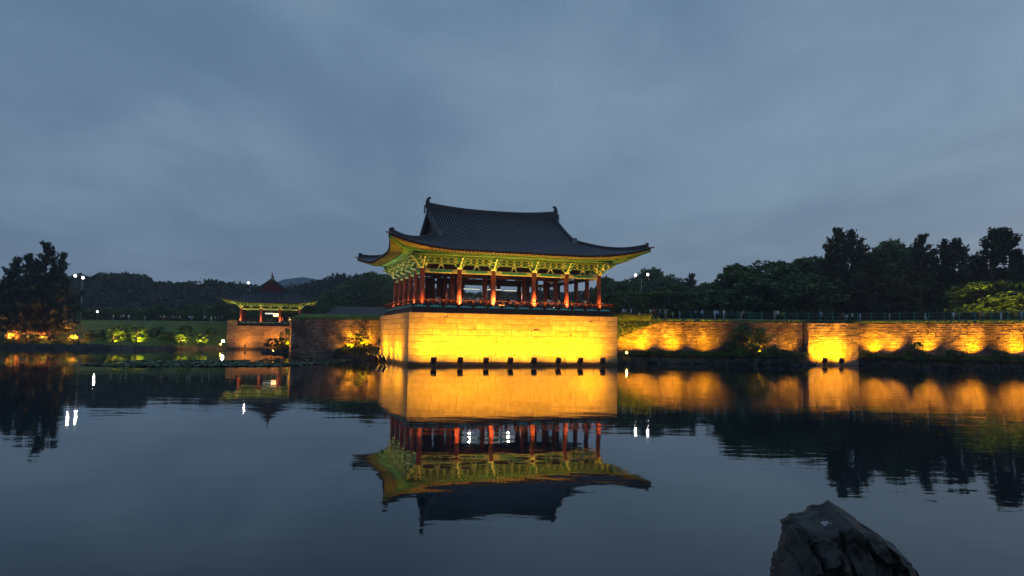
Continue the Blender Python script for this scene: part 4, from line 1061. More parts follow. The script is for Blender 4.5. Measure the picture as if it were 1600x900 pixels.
def proto_broad(key, seed, leafmat, **kw):
    r = random.Random(seed); cm, cl = crown_broad(seed, **kw)
    tm = trunk_mesh(r, 7.5, 0.26, [c for c,_ in cl[::4]])
    a = bpy.data.meshes.new('crown'); a.from_pydata(cm.v, [], cm.f); a.materials.append(M[leafmat])
    b = bpy.data.meshes.new('trunk'); b.from_pydata(tm.v, [], tm.f); b.materials.append(M['bark'])
    PROTO[key] = (a, b)
def proto_pine(key, seed, H_=14.0, spread=4.6, start=0.28, tuft=0.62, leafmat='needle', dens=1.0):
    r = random.Random(seed); cm = MB(); tm = MB()
    n = 8; lean = r.uniform(-0.06,0.06); pts = [(lean*H_*(i/n)**1.6 + 0.15*math.sin(i*1.1+seed), 0.12*math.sin(i*0.9), H_*0.97*i/n) for i in range(n+1)]
    tm.tube([(0,0,-0.3)]+pts, [0.34]+[0.30*(1-0.9*i/n)+0.02 for i in range(n+1)], 8)
    z = start
    while z < 1.0:
        for b in range(r.choice((3,4,4,5))):
            k = z*n; i = min(n-1, int(k)); a = Vector(pts[i]).lerp(Vector(pts[i+1]), k-i)
            th = r.uniform(0, 2*math.pi)
            prof = (1-z)**0.75*1.15 if z > 0.5 else 0.78+0.2*r.random()
            L = spread*max(0.12, prof)*r.uniform(0.55,1.15)
            up = r.uniform(-0.05,0.22) + 0.55*max(0, z-0.55)*1.4
            d = Vector((math.cos(th), math.sin(th), up)); e = a + d*L; e.z += 0.12*L*r.random()
            mid = a.lerp(e, 0.55) + Vector((0,0,-0.06*L))
            tm.tube([a, mid, e], [0.085, 0.05, 0.02], 4)
            nt_ = max(3, int(L*3.0*dens))
            for q in range(nt_):
                f = r.uniform(0.30, 1.05); s_ = Vector((r.gauss(0,0.11*L*f), r.gauss(0,0.11*L*f), abs(r.gauss(0,0.12))))
                c = a.lerp(e, f) + s_
                dirn = (d*0.5 + Vector((0,0,0.9)) + s_*0.3).normalized()
                tl = tuft*r.uniform(0.9,2.0)
                for w in range(15):
                    f2 = r.random(); leafquad(cm, c + dirn*tl*(f2-0.3) + Vector((r.gauss(0,0.13),r.gauss(0,0.13),r.gauss(0,0.10))), 0.20, r, 0, 1.3, dirn + Vector((r.gauss(0,0.7), r.gauss(0,0.7), r.gauss(0,0.3))))
        z += r.uniform(0.028, 0.05)
    # leader tuft
    for w in range(60): leafquad(cm, Vector(pts[-1]) + Vector((r.gauss(0,0.25), r.gauss(0,0.25), r.uniform(-0.5,0.9))), 0.2, r, 0, 1.3, (0,0,1))
    a = bpy.data.meshes.new('crown'); a.from_pydata(cm.v, [], cm.f); a.materials.append(M[leafmat])
    b = bpy.data.meshes.new('trunk'); b.from_pydata(tm.v, [], tm.f); b.materials.append(M['bark'])
    PROTO[key] = (a, b)
proto_broad('b1', 11, 'leaf'); proto_broad('b2', 12, 'leaf', nclump=54, nleaf=95); proto_broad('b3', 13, 'leaf2', nclump=40)
proto_pine('p1', 21); proto_pine('p2', 22, spread=5.2, start=0.22); proto_pine('p3', 23, spread=3.8, start=0.40, dens=1.2)
proto_pine('p4', 24, spread=5.6, start=0.10, dens=1.1)
proto_broad('shrub', 15, 'leaf2', nclump=26, nleaf=70, leaf=0.42, H_=10, Wd=12, low=0.02)
proto_broad('shrubd', 16, 'leaf', nclump=30, nleaf=80, leaf=0.42, H_=10, Wd=12, low=0.02)
proto_broad('bushlit', 17, 'leaf2', nclump=34, nleaf=50, leaf=0.34, H_=10, Wd=11, low=0.05)
PH_ = {'b1':10,'b2':10,'b3':10,'p1':14.3,'p2':14.3,'p3':14.3,'p4':14.3,'shrub':10,'shrubd':10,'bushlit':10}
PW_ = {'b1':10,'b2':10,'b3':10,'p1':8.5,'p2':9.5,'p3':7.2,'p4':10.5,'shrub':12,'shrubd':12,'bushlit':11}
def plant(key, px, top, Y, width, label, group=None, zb=GZ, cat='tree', name=None):
    """one tree standing at depth Y, with its own height and crown width in metres from the photo"""
    z_top = at_depth(px, top, Y).z; h = z_top - zb; X = x_for(px, Y, zb+h/2); w = width/F*Y
    nm = name or {'p':'pine_tree','b':'broadleaf_tree','s':'shrub'}[key[0]] if key != 'bushlit' else 'bush'
    t = link(nm, None, None, (X, Y, zb), (0,0,rnd.uniform(0,6.28)), label, cat, group)
    sx = w/PW_[key]; t.scale = (sx, sx, h/PH_[key])
    link('trunk' if cat == 'tree' else 'stem', PROTO[key][1], t); link('crown' if cat == 'tree' else 'foliage', PROTO[key][0], t)
    return t
G1 = 'trees on the right bank'
RT = [
 ('b1',1160,412,138,105,'rounded green broadleaf tree at the left end of the big right grove'),
 ('b2',1205,404,141,115,'wide green broadleaf tree, second from the left in the right grove'),
 ('b1',1248,402,146,110,'broad green tree just left of the tallest double topped pine'),
 ('b2',1275,398,152,95,'darker broadleaf tree behind, with pine tips over it, left of the tallest pine'),
 ('p2',1318,357,136,90,'tall dark pine with ragged top, left one of the tallest pair on the right'),
 ('p1',1341,360,139,80,'tall dark pine, right one of the tallest pair on the right'),
 ('p4',1297,392,140,95,'lower dark pine leaning out left of the tallest pair'),
 ('b1',1384,374,150,110,'tall green broadleaf tree right of the tallest pine pair'),
 ('b2',1418,380,147,100,'green broadleaf tree between the tallest pines and the pine at the grove middle'),
 ('p2',1440,367,140,85,'dark pine with pointed top at the middle of the right grove'),
 ('p1',1468,377,143,85,'dark pine right of the pointed middle pine'),
 ('p4',1500,374,138,95,'dark spreading pine before the gap in the right grove'),
 ('p3',1545,360,126,92,'tall open pine with bare warm lit trunk near the right edge'),
 ('p3',1585,357,129,100,'tall open pine at the right edge of the picture'),
 ('p1',1640,362,130,100,'tall pine beyond the right edge of the picture'),
 ('p4',1355,400,132,110,'low branched dark pine in front of the tallest pair'),
 ('p4',1412,412,131,120,'low branched dark pine in front of the grove middle'),
 ('p4',1470,418,130,110,'low branched dark pine right of the grove middle'),
 ('b2',1262,425,133,120,'low dark broadleaf tree at the front of the right grove'),
 ('b1',1190,432,131,120,'low dark broadleaf tree front left of the right grove'),
 ('b3',1530,432,120,105,'yellow-green lit broadleaf tree under the open pines'),
 ('b3',1585,428,118,120,'larger yellow-green lit broadleaf tree at the right edge'),
 ('b1',1650,430,118,110,'broadleaf tree beyond the right edge of the picture'),
]
for i, (k, px, tp, Y, w, lab) in enumerate(RT): plant(k, px, tp, Y, w*1.12, lab, G1, zb=GZ-0.1 if tp < 425 else GZ)
G2 = 'lower trees between the main pavilion and the right grove'
for (k, px, tp, Y, w, lab) in [
 ('b1',952,432,190,60,'dark tree directly behind the right end of the main pavilion'),
 ('b2',978,437,170,70,'dull green tree below the twin floodlights'),
 ('b1',1015,419,215,75,'dark rounded tree crowning the skyline by the twin floodlights'),
 ('b2',1040,428,210,60,'dark tree on the skyline right of the twin floodlights'),
 ('p1',1076,428,205,48,'dark pointed tree on the skyline midway to the grove'),
 ('b1',1098,441,200,55,'dark skyline tree near the grove'),
 ('p3',1119,437,190,30,'thin spiky pine on the skyline beside the grove'),
 ('b3',1010,446,150,90,'light green tree low behind the people'),
 ('b1',1050,442,155,90,'green round tree low behind the people, middle of the gap'),
 ('b2',1092,455,150,80,'dark green tree low behind the people, near the grove'),
 ('b1',1128,458,148,70,'dark green tree beside the left foot of the grove'),
 ('b2',966,455,145,70,'dark green tree close behind the right end of the pavilion')]:
    plant(k, px, tp, Y, w*1.15, lab, G2)
G3 = 'low trees behind the left bank'
rr_ = random.Random(31)
HL = ['leftmost tree of the low green row behind the left lawn','second tree of the low green row, beside the white post lamp','third tree of the low green row on the left','fourth tree of the low green row on the left','fifth tree of the low green row, mid lawn','sixth tree of the low green row on the left','seventh tree of the low green row, behind the walkers','eighth tree of the low green row on the left','ninth tree of the low green row, by the curved street lamp','dark tree close to the left of the small pavilion','dark tree directly behind the small pavilion','dark tree right behind the small pavilion roof corner']
for i, (px, tp) in enumerate(((135,483),(158,479),(180,483),(203,480),(226,483),(248,476),(272,478),(295,474),(316,473),(344,470),(385,470),(452,478))):
    plant(('b3','b1','b3','b2')[i%4] if i < 9 else 'b1', px, tp, 222 + rr_.uniform(-6,6), 42, HL[i], G3)
HR = ['dark tree right of the small pavilion','green tree above the teal mesh fence','dark tree left above the grey roofed building','tall dark tree above the grey roofed building','tall dark tree left of the main pavilion','dark tree touching the left end of the main pavilion','dark tree hidden partly behind the left columns']
for i, (px, tp, Y, w) in enumerate(((478,468,215,50),(500,462,235,50),(522,452,240,60),(548,434,250,70),(573,424,255,70),(596,428,250,60),(622,436,240,60))):
    plant(('b1','b2')[i%2], px, tp, Y, w*1.2, HR[i], 'dark trees between the two pavilions')
# left pine group
G4 = 'pines at the left edge'
for (k, px, tp, Y, w, lab, zb) in [
 ('p2',73,381,166,82,'tallest dark pine of the left group',3.0),
 ('p1',92,395,168,48,'dark pine right of the tallest one in the left group',3.0),
 ('p4',48,398,169,80,'dark pine left of the tallest one in the left group',3.5),
 ('p1',18,402,167,62,'dark pine at the left edge of the picture',3.0),
 ('p4',80,436,164,66,'low dark pine under the tallest one, warm lit inside',2.0),
 ('p4',30,440,164,90,'low dark pine at the left edge, warm lit inside',2.0),
 ('p2',-25,392,168,80,'dark pine beyond the left edge of the picture',3.0)]:
    plant(k, px, tp, Y, w*1.15, lab, G4, zb)
G5 = 'shrubs on the left shore'
for (k, px, tp, Y, w, lab, zb) in [
 ('shrub',14,519,162.6,34,'orange lit shrub at the left edge by the water',1.1),
 ('shrub',116,522,162.6,26,'bright orange lit shrub at the right end of the pine group',1.1),
 ('shrubd',62,512,165,44,'dim orange lit shrub under the left pines',1.3),
 ('shrubd',92,514,165.5,36,'brownish shrub between the pines and the brightest orange lamp',1.3),
 ('shrubd',140,517,168,30,'dark green shrub right of the pine group',2.0),
 ('shrub',178,514,167.4,50,'yellow-green lit shrub, leftmost on the grass slope',1.5),
 ('shrub',215,510,167.6,36,'tall yellow-green lit shrub, second on the grass slope',1.5),
 ('shrubd',196,506,172,50,'dark green shrub behind the two lit shrubs',3.0),
 ('shrubd',245,510,171,40,'dark green shrub in the middle of the grass slope',2.8),
 ('shrub',283,522,167.0,24,'small yellow lit shrub mid slope',1.5),
 ('shrub',314,522,167.0,22,'small yellow lit shrub nearest the small pavilion',1.5),
 ('shrubd',155,514,171,34,'dark shrub high on the slope by the pine group',2.6),
 ('shrubd',228,519,168,26,'dark low shrub close right of the tall lit shrub',1.8),
 ('shrubd',263,517,170,34,'dark shrub left of the mid slope yellow lamp',2.2),
 ('shrubd',299,516,170,26,'dark shrub between the two small yellow lamps',2.2),
 ('shrubd',290,508,176,30,'dark shrub high on the slope under the walkers',4.0),
 ('shrubd',330,512,173,22,'dark shrub on the slope beside the small platform',3.0)]:
    plant(k, px, tp, Y, w, lab, G5, zb, cat='shrub')
# bushes on the banks by the walls
G6 = 'bushes along the wall feet'
for (k, px, tp, Y, w, lab, zb) in [
 ('bushlit',1160,506,111.9,60,'leafy green bush standing against the right wall',1.0),
 ('bushlit',1192,512,111.8,54,'yellow-green bush right of the leafy one against the right wall',1.0),
 ('shrubd',1222,545,111.2,52,'low dark bush before the wall left of the bastion',0.8),
 ('shrubd',1032,545,113.0,22,'low dark shrub between two floodlights on the right bank',1.2),
 ('shrubd',1080,548,112.8,18,'small dark shrub left of the leafy bush on the right bank',1.2),
 ('shrubd',1430,533,106.8,36,'dark shrub against the wall between the floodlit patches right of the bastion',1.1),
 ('shrubd',1490,545,102.5,40,'low dark shrub on the bank right of the bastion',1.2),
 ('shrubd',1562,546,98.5,36,'low dark shrub on the bank near the right edge',1.2),
 ('shrubd',1352,546,111.4,26,'low dark shrub right beside the bastion',1.2),
 ('bushlit',556,521,111.0,46,'orange lit bush on the bank left of the main platform',1.0),
 ('shrubd',530,543,112.0,24,'dark shrub at the left end of the bank by the dark wall',0.2)]:
    plant(k, px, tp, Y, w, lab, G6, zb, cat='bush')
# small dark islet with bushes and a rock before the small platform
isl = Vector((x_for(442, 150, 0), 150, 0))
mb = MB(); rows = []
for k in range(6):
    rows.append([(isl.x + 3.6*(1-k/5)*math.cos(a)*(1+0.15*math.sin(3*a)), isl.y + 2.6*(1-k/5)*math.sin(a), -0.3 + 1.3*(k/5)**0.5) for a in [2*math.pi*j/24 for j in range(25)]])
mb.grid(rows); mb.build('islet', 'earth', smooth=True, kind='structure')
st = MB(); r = random.Random(9)
for i in range(60): a = r.uniform(0,6.28); rock_lump(st, (isl.x+3.4*math.cos(a), isl.y+2.4*math.sin(a), 0.15), r.uniform(0.4,0.8), r)
st.build('islet_rocks', 'rock', kind='stuff')
for (k, px, tp, Y, w, lab) in [('shrubd',447,511,149,24,'tall dark bush on the islet beside the dark wall end'),('shrubd',425,527,150,30,'round dark bush on the islet before the small platform'),('bushlit',440,528,147,20,'bush with orange light in it on the islet')]:
    plant(k, px, tp, Y, w, lab, 'bushes on the islet', 0.5, cat='bush')
spot_lamp((isl.x+1.6, 147.5, 1.0), (isl.x+1.4, 150, 4.5), 'orange spotlight under the islet bushes', None, 170, YEL, s=1.2)

# grass and reed tufts along the banks (nobody could count them)
def tufts(name, pts, n, hgt, mm, seed):
    r = random.Random(seed); mb = MB()
    for i in range(n):
        k = r.randrange(len(pts)-1); a, b = Vector(pts[k]), Vector(pts[k+1]); p = a.lerp(b, r.random()) + Vector((r.gauss(0,0.5), r.gauss(0,0.5), 0))
        for j in range(5):
            th = r.uniform(0,6.28); h = hgt*r.uniform(0.5,1.3); w = 0.05; d = Vector((math.cos(th), math.sin(th), 0)); q = p + d*r.uniform(0,0.15)
            s_ = Vector((-d.y, d.x, 0))*w; o = len(mb.v); mb.v += [tuple(q-s_), tuple(q+s_), tuple(q+d*h*0.45+Vector((0,0,h)))]; mb.f.append([o,o+1,o+2]); mb.m.append(0)
    mb.build(name, mm, kind='stuff')
tufts('bank_grass', [(17,113.6,1.2),(28,112.9,1.2),(37,112.1,1.2),(44,111.6,1.2)], 1500, 0.6, 'leaf2', 41)
tufts('bank_grass', [(53.5,112.2,1.2),(59,107.6,1.2),(65,101.9,1.2),(70,97.9,1.2),(80,90,1.2)], 1600, 0.65, 'leaf2', 42)
tufts('wall_top_grass', [(8,116.7,6.45),(44.6,113.4,6.45),(52.4,113.7,6.45),(69.7,100.7,6.45),(97,79.8,6.45)], 2600, 0.28, 'leaf', 43)
tufts('wall_top_grass', [(8,117.0,6.5),(22,115.8,6.5)], 1200, 0.9, 'leaf', 44)
tufts('wall_top_grass', [(-34,114.6,6.0),(-19.5,112.4,6.0)], 500, 0.22, 'leaf', 45)
# creeper hanging over the wall end next to the main platform
mb = MB(); r = random.Random(46)
for i in range(2600):
    u = r.random()**1.5; X = 15.5 + u*8.5; drop = r.random()**1.6*(3.6*(1-u)**1.3+0.15); leafquad(mb, (X, 116.6-(X-7.9)*0.0899-0.16, 6.55-drop), 0.13, r)
mb.build('wall_creeper', 'leaf', kind='stuff')
# understorey filling the foot of the right grove
def undergrowth(name, x0, x1, Y, z0, z1, n, mm, seed, size=0.5, slope=0.0):
    r = random.Random(seed); mb = MB()
    for i in range(n):
        X = r.uniform(x0,x1); hh = (z1-z0)*(0.75+0.35*noise.noise(Vector((X*0.12, seed, 0)))); leafquad(mb, (X, Y + slope*(X-x0) + r.uniform(-3,3), z0 + hh*r.random()**0.8), size, r)
    mb.build(name, mm, kind='stuff')
undergrowth('undergrowth', 36, 125, 158, GZ, GZ+9.5, 9000, 'leaf', 51, 0.75)
undergrowth('undergrowth', 10, 60, 225, GZ, GZ+8, 5000, 'far', 52, 0.9)
undergrowth('undergrowth', -150, -30, 236, GZ, GZ+5.5, 9000, 'leaf', 53, 0.8)
undergrowth('undergrowth', -48, -12, 262, GZ, GZ+15, 6000, 'far', 54, 1.0)

# ------------------------------------------------------------------ wooded hills
def hill(name, prof, Y, seed, depth=120, z0=2, crown=3.2, ncr=700, mm='far'):
    """prof: (px, py) ridge outline seen from the shore; builds a ridge at distance Y and its tree crowns"""
    xs = [(x_for(px, Y, 20), at_depth(px, py, Y).z) for px, py in prof]
    def hz(X):
        if X <= xs[0][0]: return xs[0][1]
        for (a, za), (b, zb_) in zip(xs[:-1], xs[1:]):
            if X <= b: f = (X-a)/(b-a); f = f*f*(3-2*f); return za + (zb_-za)*f
        return xs[-1][1]
    xa, xb = xs[0][0]-60, xs[-1][0]+60; rows = []
    for k in range(11):
        t_ = k/10; y = Y - depth*0.5 + depth*t_; sh = math.sin(min(1, t_*2)*math.pi/2) if t_ < 0.5 else math.cos((t_-0.5)*math.pi*0.9)
        rows.append([(x, y, z0 + (max(3, hz(x)-z0-crown*1.6))*sh) for x in [xa + (xb-xa)*i/60 for i in range(61)]])
    mb = MB(); mb.grid(rows); mb.build(name, 'far_hill', smooth=True, kind='structure')
    r = random.Random(seed); cr_ = MB()
    for i in range(ncr):
        x = r.uniform(xa, xb); t_ = r.random()**0.8*0.55; y = Y - depth*0.5 + depth*t_; sh = math.sin(min(1, t_*2)*math.pi/2)
        z = z0 + (max(3, hz(x)-z0-crown*1.6))*sh; s_ = crown*r.uniform(0.6,1.25)*(0.75 if t_ > 0.4 else 1)
        for k in range(46):
            v = Vector((r.gauss(0,1), r.gauss(0,1), abs(r.gauss(0,1)))); v.normalize(); v *= s_*(r.random()**0.3)
            leafquad(cr_, (x+v.x*1.15, y+v.y, z+s_*0.25+v.z*1.15), crown*0.27, r)
    cr_.build(name + '_wood', mm, kind='stuff')
hill('hill', [(60,440),(100,432),(130,427),(160,423),(200,421),(222,424),(240,432),(262,435),(290,436),(312,436),(335,433),(360,436),(385,438),(410,442),(440,447),(462,446),(480,438),(505,431),(540,425),(575,421),(600,425),(625,432),(660,445),(760,455),(900,455)], 340, 61, ncr=1500)
hill('hill', [(900,450),(945,436),(980,430),(1020,428),(1060,436),(1100,445),(1140,450),(1200,430),(1300,425),(1450,420),(1600,415),(1750,410)], 300, 62, ncr=900)
mb = MB(); rows = []
for y, f in ((540,0.0),(600,0.7),(660,1.0),(740,0.7),(800,0.0)):
    rows.append([(x, y, 2 + f*(36 + 17*math.exp(-((x+192)/42.0)**2) + 7*fbm(x,y,0.01))) for x in [-850+i*17 for i in range(101)]])
mb.grid(rows)
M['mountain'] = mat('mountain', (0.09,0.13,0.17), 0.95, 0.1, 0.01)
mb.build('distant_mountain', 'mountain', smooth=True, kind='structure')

# ------------------------------------------------------------------ lotus leaves on the pond
mb = MB(); r = random.Random(71); cnt = 0
def leafpad(c, rad, tilt, h):
    n = 7; o = len(mb.v); ax = Vector((r.gauss(0,tilt), r.gauss(0,tilt), 1)).normalized(); x = ax.cross(Vector((0,1,0))).normalized(); y = ax.cross(x)
    mb.v.append((c[0], c[1], h-0.02)); mb.m += [0]*n
    for k in range(n):
        a = 2*math.pi*k/n; p = Vector((c[0],c[1],h)) + (x*math.cos(a)+y*math.sin(a))*rad; mb.v.append(tuple(p))
    for k in range(n): mb.f.append([o, o+1+k, o+1+(k+1)%n])
tries = 0
while cnt < 9500 and tries < 80000:
    tries += 1
    px = r.uniform(92, 548); f = (px-92)/456
    yt = 561.5 + 1.5*(1-f) + (5*(0.12-f)/0.12 if f < 0.12 else 0); yb = 571.5 - 1.0*abs(f-0.5) - (6*(f-0.75)/0.25 if f > 0.75 else 0) - (3.5*(0.2-f)/0.2 if f < 0.2 else 0)
    p = at_level(px, r.uniform(yt, yb), 0.1)
    if noise.noise(Vector((p.x*0.09, p.y*0.12, 5))) + 0.6*noise.noise(Vector((p.x*0.5, p.y*0.35, 2))) < -0.14 + 0.25*abs(2*f-1)**3: continue
    h = 0.03 + 0.05*r.random()
    leafpad((p.x, p.y), r.uniform(0.11,0.25), 0.05 if h < 0.05 else 0.2, h); cnt += 1
mb.build('lotus_leaves', 'lotus', kind='stuff')

# ------------------------------------------------------------------ foreground boulder
def boulder():
    # outline (x along the picture, z up) at the middle slice, in metres round the rock's foot
    Yb = 7.4
    outl = [(1196,985),(1211,900),(1216,868),(1222,845),(1227,815),(1234,802),(1256,801),(1276,797),(1297,783),(1320,797),(1343,813),(1361,829),(1380,843),(1394,848),(1404,864),(1410,884),(1413,905),(1418,985)]
    P_ = [at_depth(px, py, Yb) for px, py in outl]; P_ = [Vector((p.x, 0, p.z)) for p in P_]
    P_[0].z = P_[-1].z = -0.4; P_[0].x -= 0.25; P_[-1].x += 0.3
    cx = sum(p.x for p in P_)/len(P_); 
    # resample the outline finely
    fine = []
    for a, b in zip(P_[:-1], P_[1:]):
        m_ = max(2, int((b-a).length/0.026))
        for k in range(m_): fine.append(a.lerp(b, k/m_))
    fine.append(P_[-1])
    slices = [(-0.72,0.70,-1.5),(-0.68,0.84,-0.9),(-0.62,0.91,-0.42),(-0.55,0.95,-0.16),(-0.45,0.975,-0.095),(-0.28,0.99,-0.06),(-0.12,1.0,-0.02),(0.0,1.0,0.0),(0.14,0.97,-0.06),(0.32,0.88,-0.22),(0.46,0.7,-0.5),(0.55,0.4,-1.2)]
    rows = []; base = Vector((cx, 0, 0.6))
    def lerp_s(t_):
        k = t_*(len(slices)-1); i = min(len(slices)-2, int(k)); f = k-i; return [a+(b-a)*f for a, b in zip(slices[i], slices[i+1])]
    ns = 64
    for s_ in range(ns):
        y, sc, dz = lerp_s(s_/(ns-1)); row = []
        for p in fine:
            hf = max(0, min(1, (p.z-0.2)/1.5))
            x = cx + (p.x-cx)*(sc if p.z > 0.1 else 0.5+0.5*sc); z = p.z + dz*hf*0.9 if p.z > 0 else p.z
            q = Vector((x, y*(1.15-0.3*hf), z))
            # planar facets, vertical cracks and fine roughness
            nn = noise.noise_vector(q*2.2+Vector((3,1,2)))*0.07 + noise.noise_vector(q*6.5)*0.030 + noise.noise_vector(q*17)*0.013 + noise.noise_vector(q*38)*0.006
            cell = Vector(noise.cell_vector(Vector((q.x*3.1+q.z*0.5, q.y*2.0, q.z*1.3-q.x*0.6)))) - Vector((.5,.5,.5))
            nn += Vector((cell.x*0.02, cell.y*0.10, cell.z*0.03))
            ck = abs(noise.noise(Vector((q.x*4.2+q.z*0.8, 2.0, q.z*0.9)))); nn.y += max(0, 0.09-ck)*0.9
            edge = 0.6 if 0.3 < s_/(ns-1) < 0.75 else 0.95
            row.append((q.x+nn.x*0.7*edge, q.y+nn.y*1.6, q.z+nn.z*0.55*edge))
        rows.append(row)
    mb = MB(); mb.grid(rows)
    w = len(fine)
    for s_ in (0, ns-1):
        c0 = len(mb.v); rr0 = rows[s_]; m_ = Vector((0,0,0))
        for p in rr0: m_ += Vector(p)
        m_ /= w; mb.v.append(tuple(m_))
        for k in range(w-1): mb.f.append([c0, s_*w+k, s_*w+k+1] if s_ else [c0, s_*w+k+1, s_*w+k]); mb.m.append(0)
    mb.v = [(x, y, z) for x, y, z in mb.v]
    m = mat('boulder_rock', (0.030,0.028,0.027), 0.66, 0.5, 3.5, 0.03, spec=0.5, detail=12)
    t = m.node_tree; b = t.nodes['Principled BSDF']
    o = mb.build('boulder', m)
    o.location = (0, Yb, 0)
    tag(o, 'big dark jagged boulder in the water at the bottom right', 'boulder')
    # pale patch on the ledge: thin flat blots lying on the top face
    sp_ = MB(); r = random.Random(3)
    for i in range(22):
        c = at_depth(1286 + r.gauss(0,3.0), 800, Yb-0.22); cx_, cy_ = c.x, Yb - 0.25 + r.gauss(0,0.022)
        hit, loc, nrm, _ = o.ray_cast((cx_, cy_-Yb, 4), (0,0,-1))
        if not hit: continue
        loc = Vector(loc) + Vector((0,0,0.003)); t1 = nrm.orthogonal().normalized(); t2 = nrm.cross(t1); rad = r.uniform(0.008,0.020)
        n_ = 7; o_ = len(sp_.v)
        for k in range(n_):
            a_ = 2*math.pi*k/n_; rr = rad*r.uniform(0.6,1.2); sp_.v.append(tuple(loc + nrm*0.002*i/26 + t1*math.cos(a_)*rr + t2*math.sin(a_)*rr))
        sp_.f.append(list(range(o_, o_+n_))); sp_.m.append(0)
    if sp_.v: sp_.build('pale_patch', 'pale', o)
    return o
M['pale'] = mat('pale_blots', (0.30,0.31,0.33), 0.8, 0.15, 12)
bo = boulder()

# ------------------------------------------------------------------ people
def person_mesh(pose):
    """one continuous body grown over a jointed skeleton; height 1.7 m, feet at z = 0, facing -Y"""
    V = {'pel':(0,0,.92),'wst':(0,.0,1.06),'chs':(0,.0,1.28),'nkb':(0,0,1.44),'nk':(0,-.01,1.50),'hd':(0,-.02,1.60),'hdt':(0,-.01,1.68)}
    Rr = {'pel':(.15,.11),'wst':(.13,.10),'chs':(.16,.11),'nkb':(.09,.07),'nk':(.05,.05),'hd':(.088,.10),'hdt':(.06,.07)}
    E = [('pel','wst'),('wst','chs'),('chs','nkb'),('nkb','nk'),('nk','hd'),('hd','hdt')]
    for s_, n_ in ((-1,'l'),(1,'r')):
        st = 0.14 if pose == 'walk' else 0.0
        V['hp'+n_] = (s_*.09,0,.86); V['kn'+n_] = (s_*.10,-.03+s_*st*0.6,.48); V['an'+n_] = (s_*.10,.02+s_*st,.09); V['ft'+n_] = (s_*.11,-.13+s_*st,.04)
        Rr['hp'+n_] = (.095,.10); Rr['kn'+n_] = (.06,.065); Rr['an'+n_] = (.042,.045); Rr['ft'+n_] = (.045,.03)
        E += [('pel','hp'+n_),('hp'+n_,'kn'+n_),('kn'+n_,'an'+n_),('an'+n_,'ft'+n_)]
        V['sh'+n_] = (s_*.18,0,1.39); Rr['sh'+n_] = (.06,.06)
        if pose == 'phone' or (pose == 'wave' and s_ == 1):
            V['el'+n_] = (s_*.25,-.12,1.16); V['wr'+n_] = (s_*.10,-.34,1.34); V['ha'+n_] = (s_*.05,-.40,1.42)
        elif pose == 'walk':
            V['el'+n_] = (s_*.23,-s_*.08,1.13); V['wr'+n_] = (s_*.23,-s_*.22-.03,.93); V['ha'+n_] = (s_*.22,-s_*.26-.05,.85)
        else:
            V['el'+n_] = (s_*.23,.02,1.12); V['wr'+n_] = (s_*.24,-.03,.87); V['ha'+n_] = (s_*.235,-.05,.77)
        Rr['el'+n_] = (.043,.045); Rr['wr'+n_] = (.03,.03); Rr['ha'+n_] = (.042,.025)
        E += [('chs','sh'+n_),('sh'+n_,'el'+n_),('el'+n_,'wr'+n_),('wr'+n_,'ha'+n_)]
    if pose == 'lean':
        for k in list(V):
            x, y, z = V[k]
            if z > 0.92: V[k] = (x, y-(z-0.92)*0.38, z-(z-0.92)*0.09)
        for s_, n_ in ((-1,'l'),(1,'r')): V['el'+n_] = (s_*.25,-.22,1.12); V['wr'+n_] = (s_*.16,-.42,1.05); V['ha'+n_] = (s_*.10,-.47,1.05)
    names = list(V); me = bpy.data.meshes.new('skeleton'); me.from_pydata([V[k] for k in names], [(names.index(a), names.index(b)) for a, b in E], [])
    o = bpy.data.objects.new('skeleton', me); COL.objects.link(o)
    sk = o.modifiers.new('skin', 'SKIN'); lay = me.skin_vertices[0] if me.skin_vertices else None
    if lay is None:
        bm_ = bmesh.new(); bm_.from_mesh(me); bm_.verts.layers.skin.verify(); bm_.to_mesh(me); bm_.free(); lay = me.skin_vertices[0]
    for i, k in enumerate(names): lay.data[i].radius = Rr[k]; lay.data[i].use_root = (k == 'pel')
    ss = o.modifiers.new('sub', 'SUBSURF'); ss.levels = ss.render_levels = 1
    dg = bpy.context.evaluated_depsgraph_get(); dg.update(); ev = o.evaluated_get(dg); res = bpy.data.meshes.new_from_object(ev)
    res.name = 'body'; bpy.data.objects.remove(o)
    res.materials.clear()
    for m_ in ('cloth white','cloth black','skin'): res.materials.append(M[m_])
    hz_ = (V['nk'][2]-0.03)
    for p in res.polygons:
        c = p.center; dhand = min((Vector(V['ha'+n_])-c).length for n_ in 'lr'); dw = min((Vector(V['wr'+n_])-c).length for n_ in 'lr')
        if c.z > hz_ or dhand < 0.10 or dw < 0.05: p.material_index = 2
        elif c.z < 0.93 and abs(c.x) < 0.19: p.material_index = 1
        else: p.material_index = 0
        p.use_smooth = True
    hb = MB(); hc = Vector(V['hd']) + Vector((0,0.02,0.035))
    for i in range(5):
        pass
    rings = [(0.0,0.118),(0.35,0.112),(0.7,0.082),(0.95,0.03)]
    rows = [[tuple(hc + Vector((math.cos(a)*rad*0.86, math.sin(a)*rad + 0.012, z*0.115))) for a in [2*math.pi*j/10 for j in range(11)]] for z, rad in rings]
    rows = [[tuple(hc + Vector((math.cos(a)*0.10, max(-0.03, math.sin(a)*0.115), -0.11))) for a in [2*math.pi*j/10 for j in range(11)]]] + rows
    hb.grid(rows); hb.f.append([len(hb.v)-11+j for j in range(10)]); hb.m.append(0)
    hm = bpy.data.meshes.new('hair'); hm.from_pydata(hb.v, [], hb.f); hm.materials.append(M['hair'])
    return res, hm
POSES = {k: person_mesh(k) for k in ('stand','phone','walk','wave','lean')}
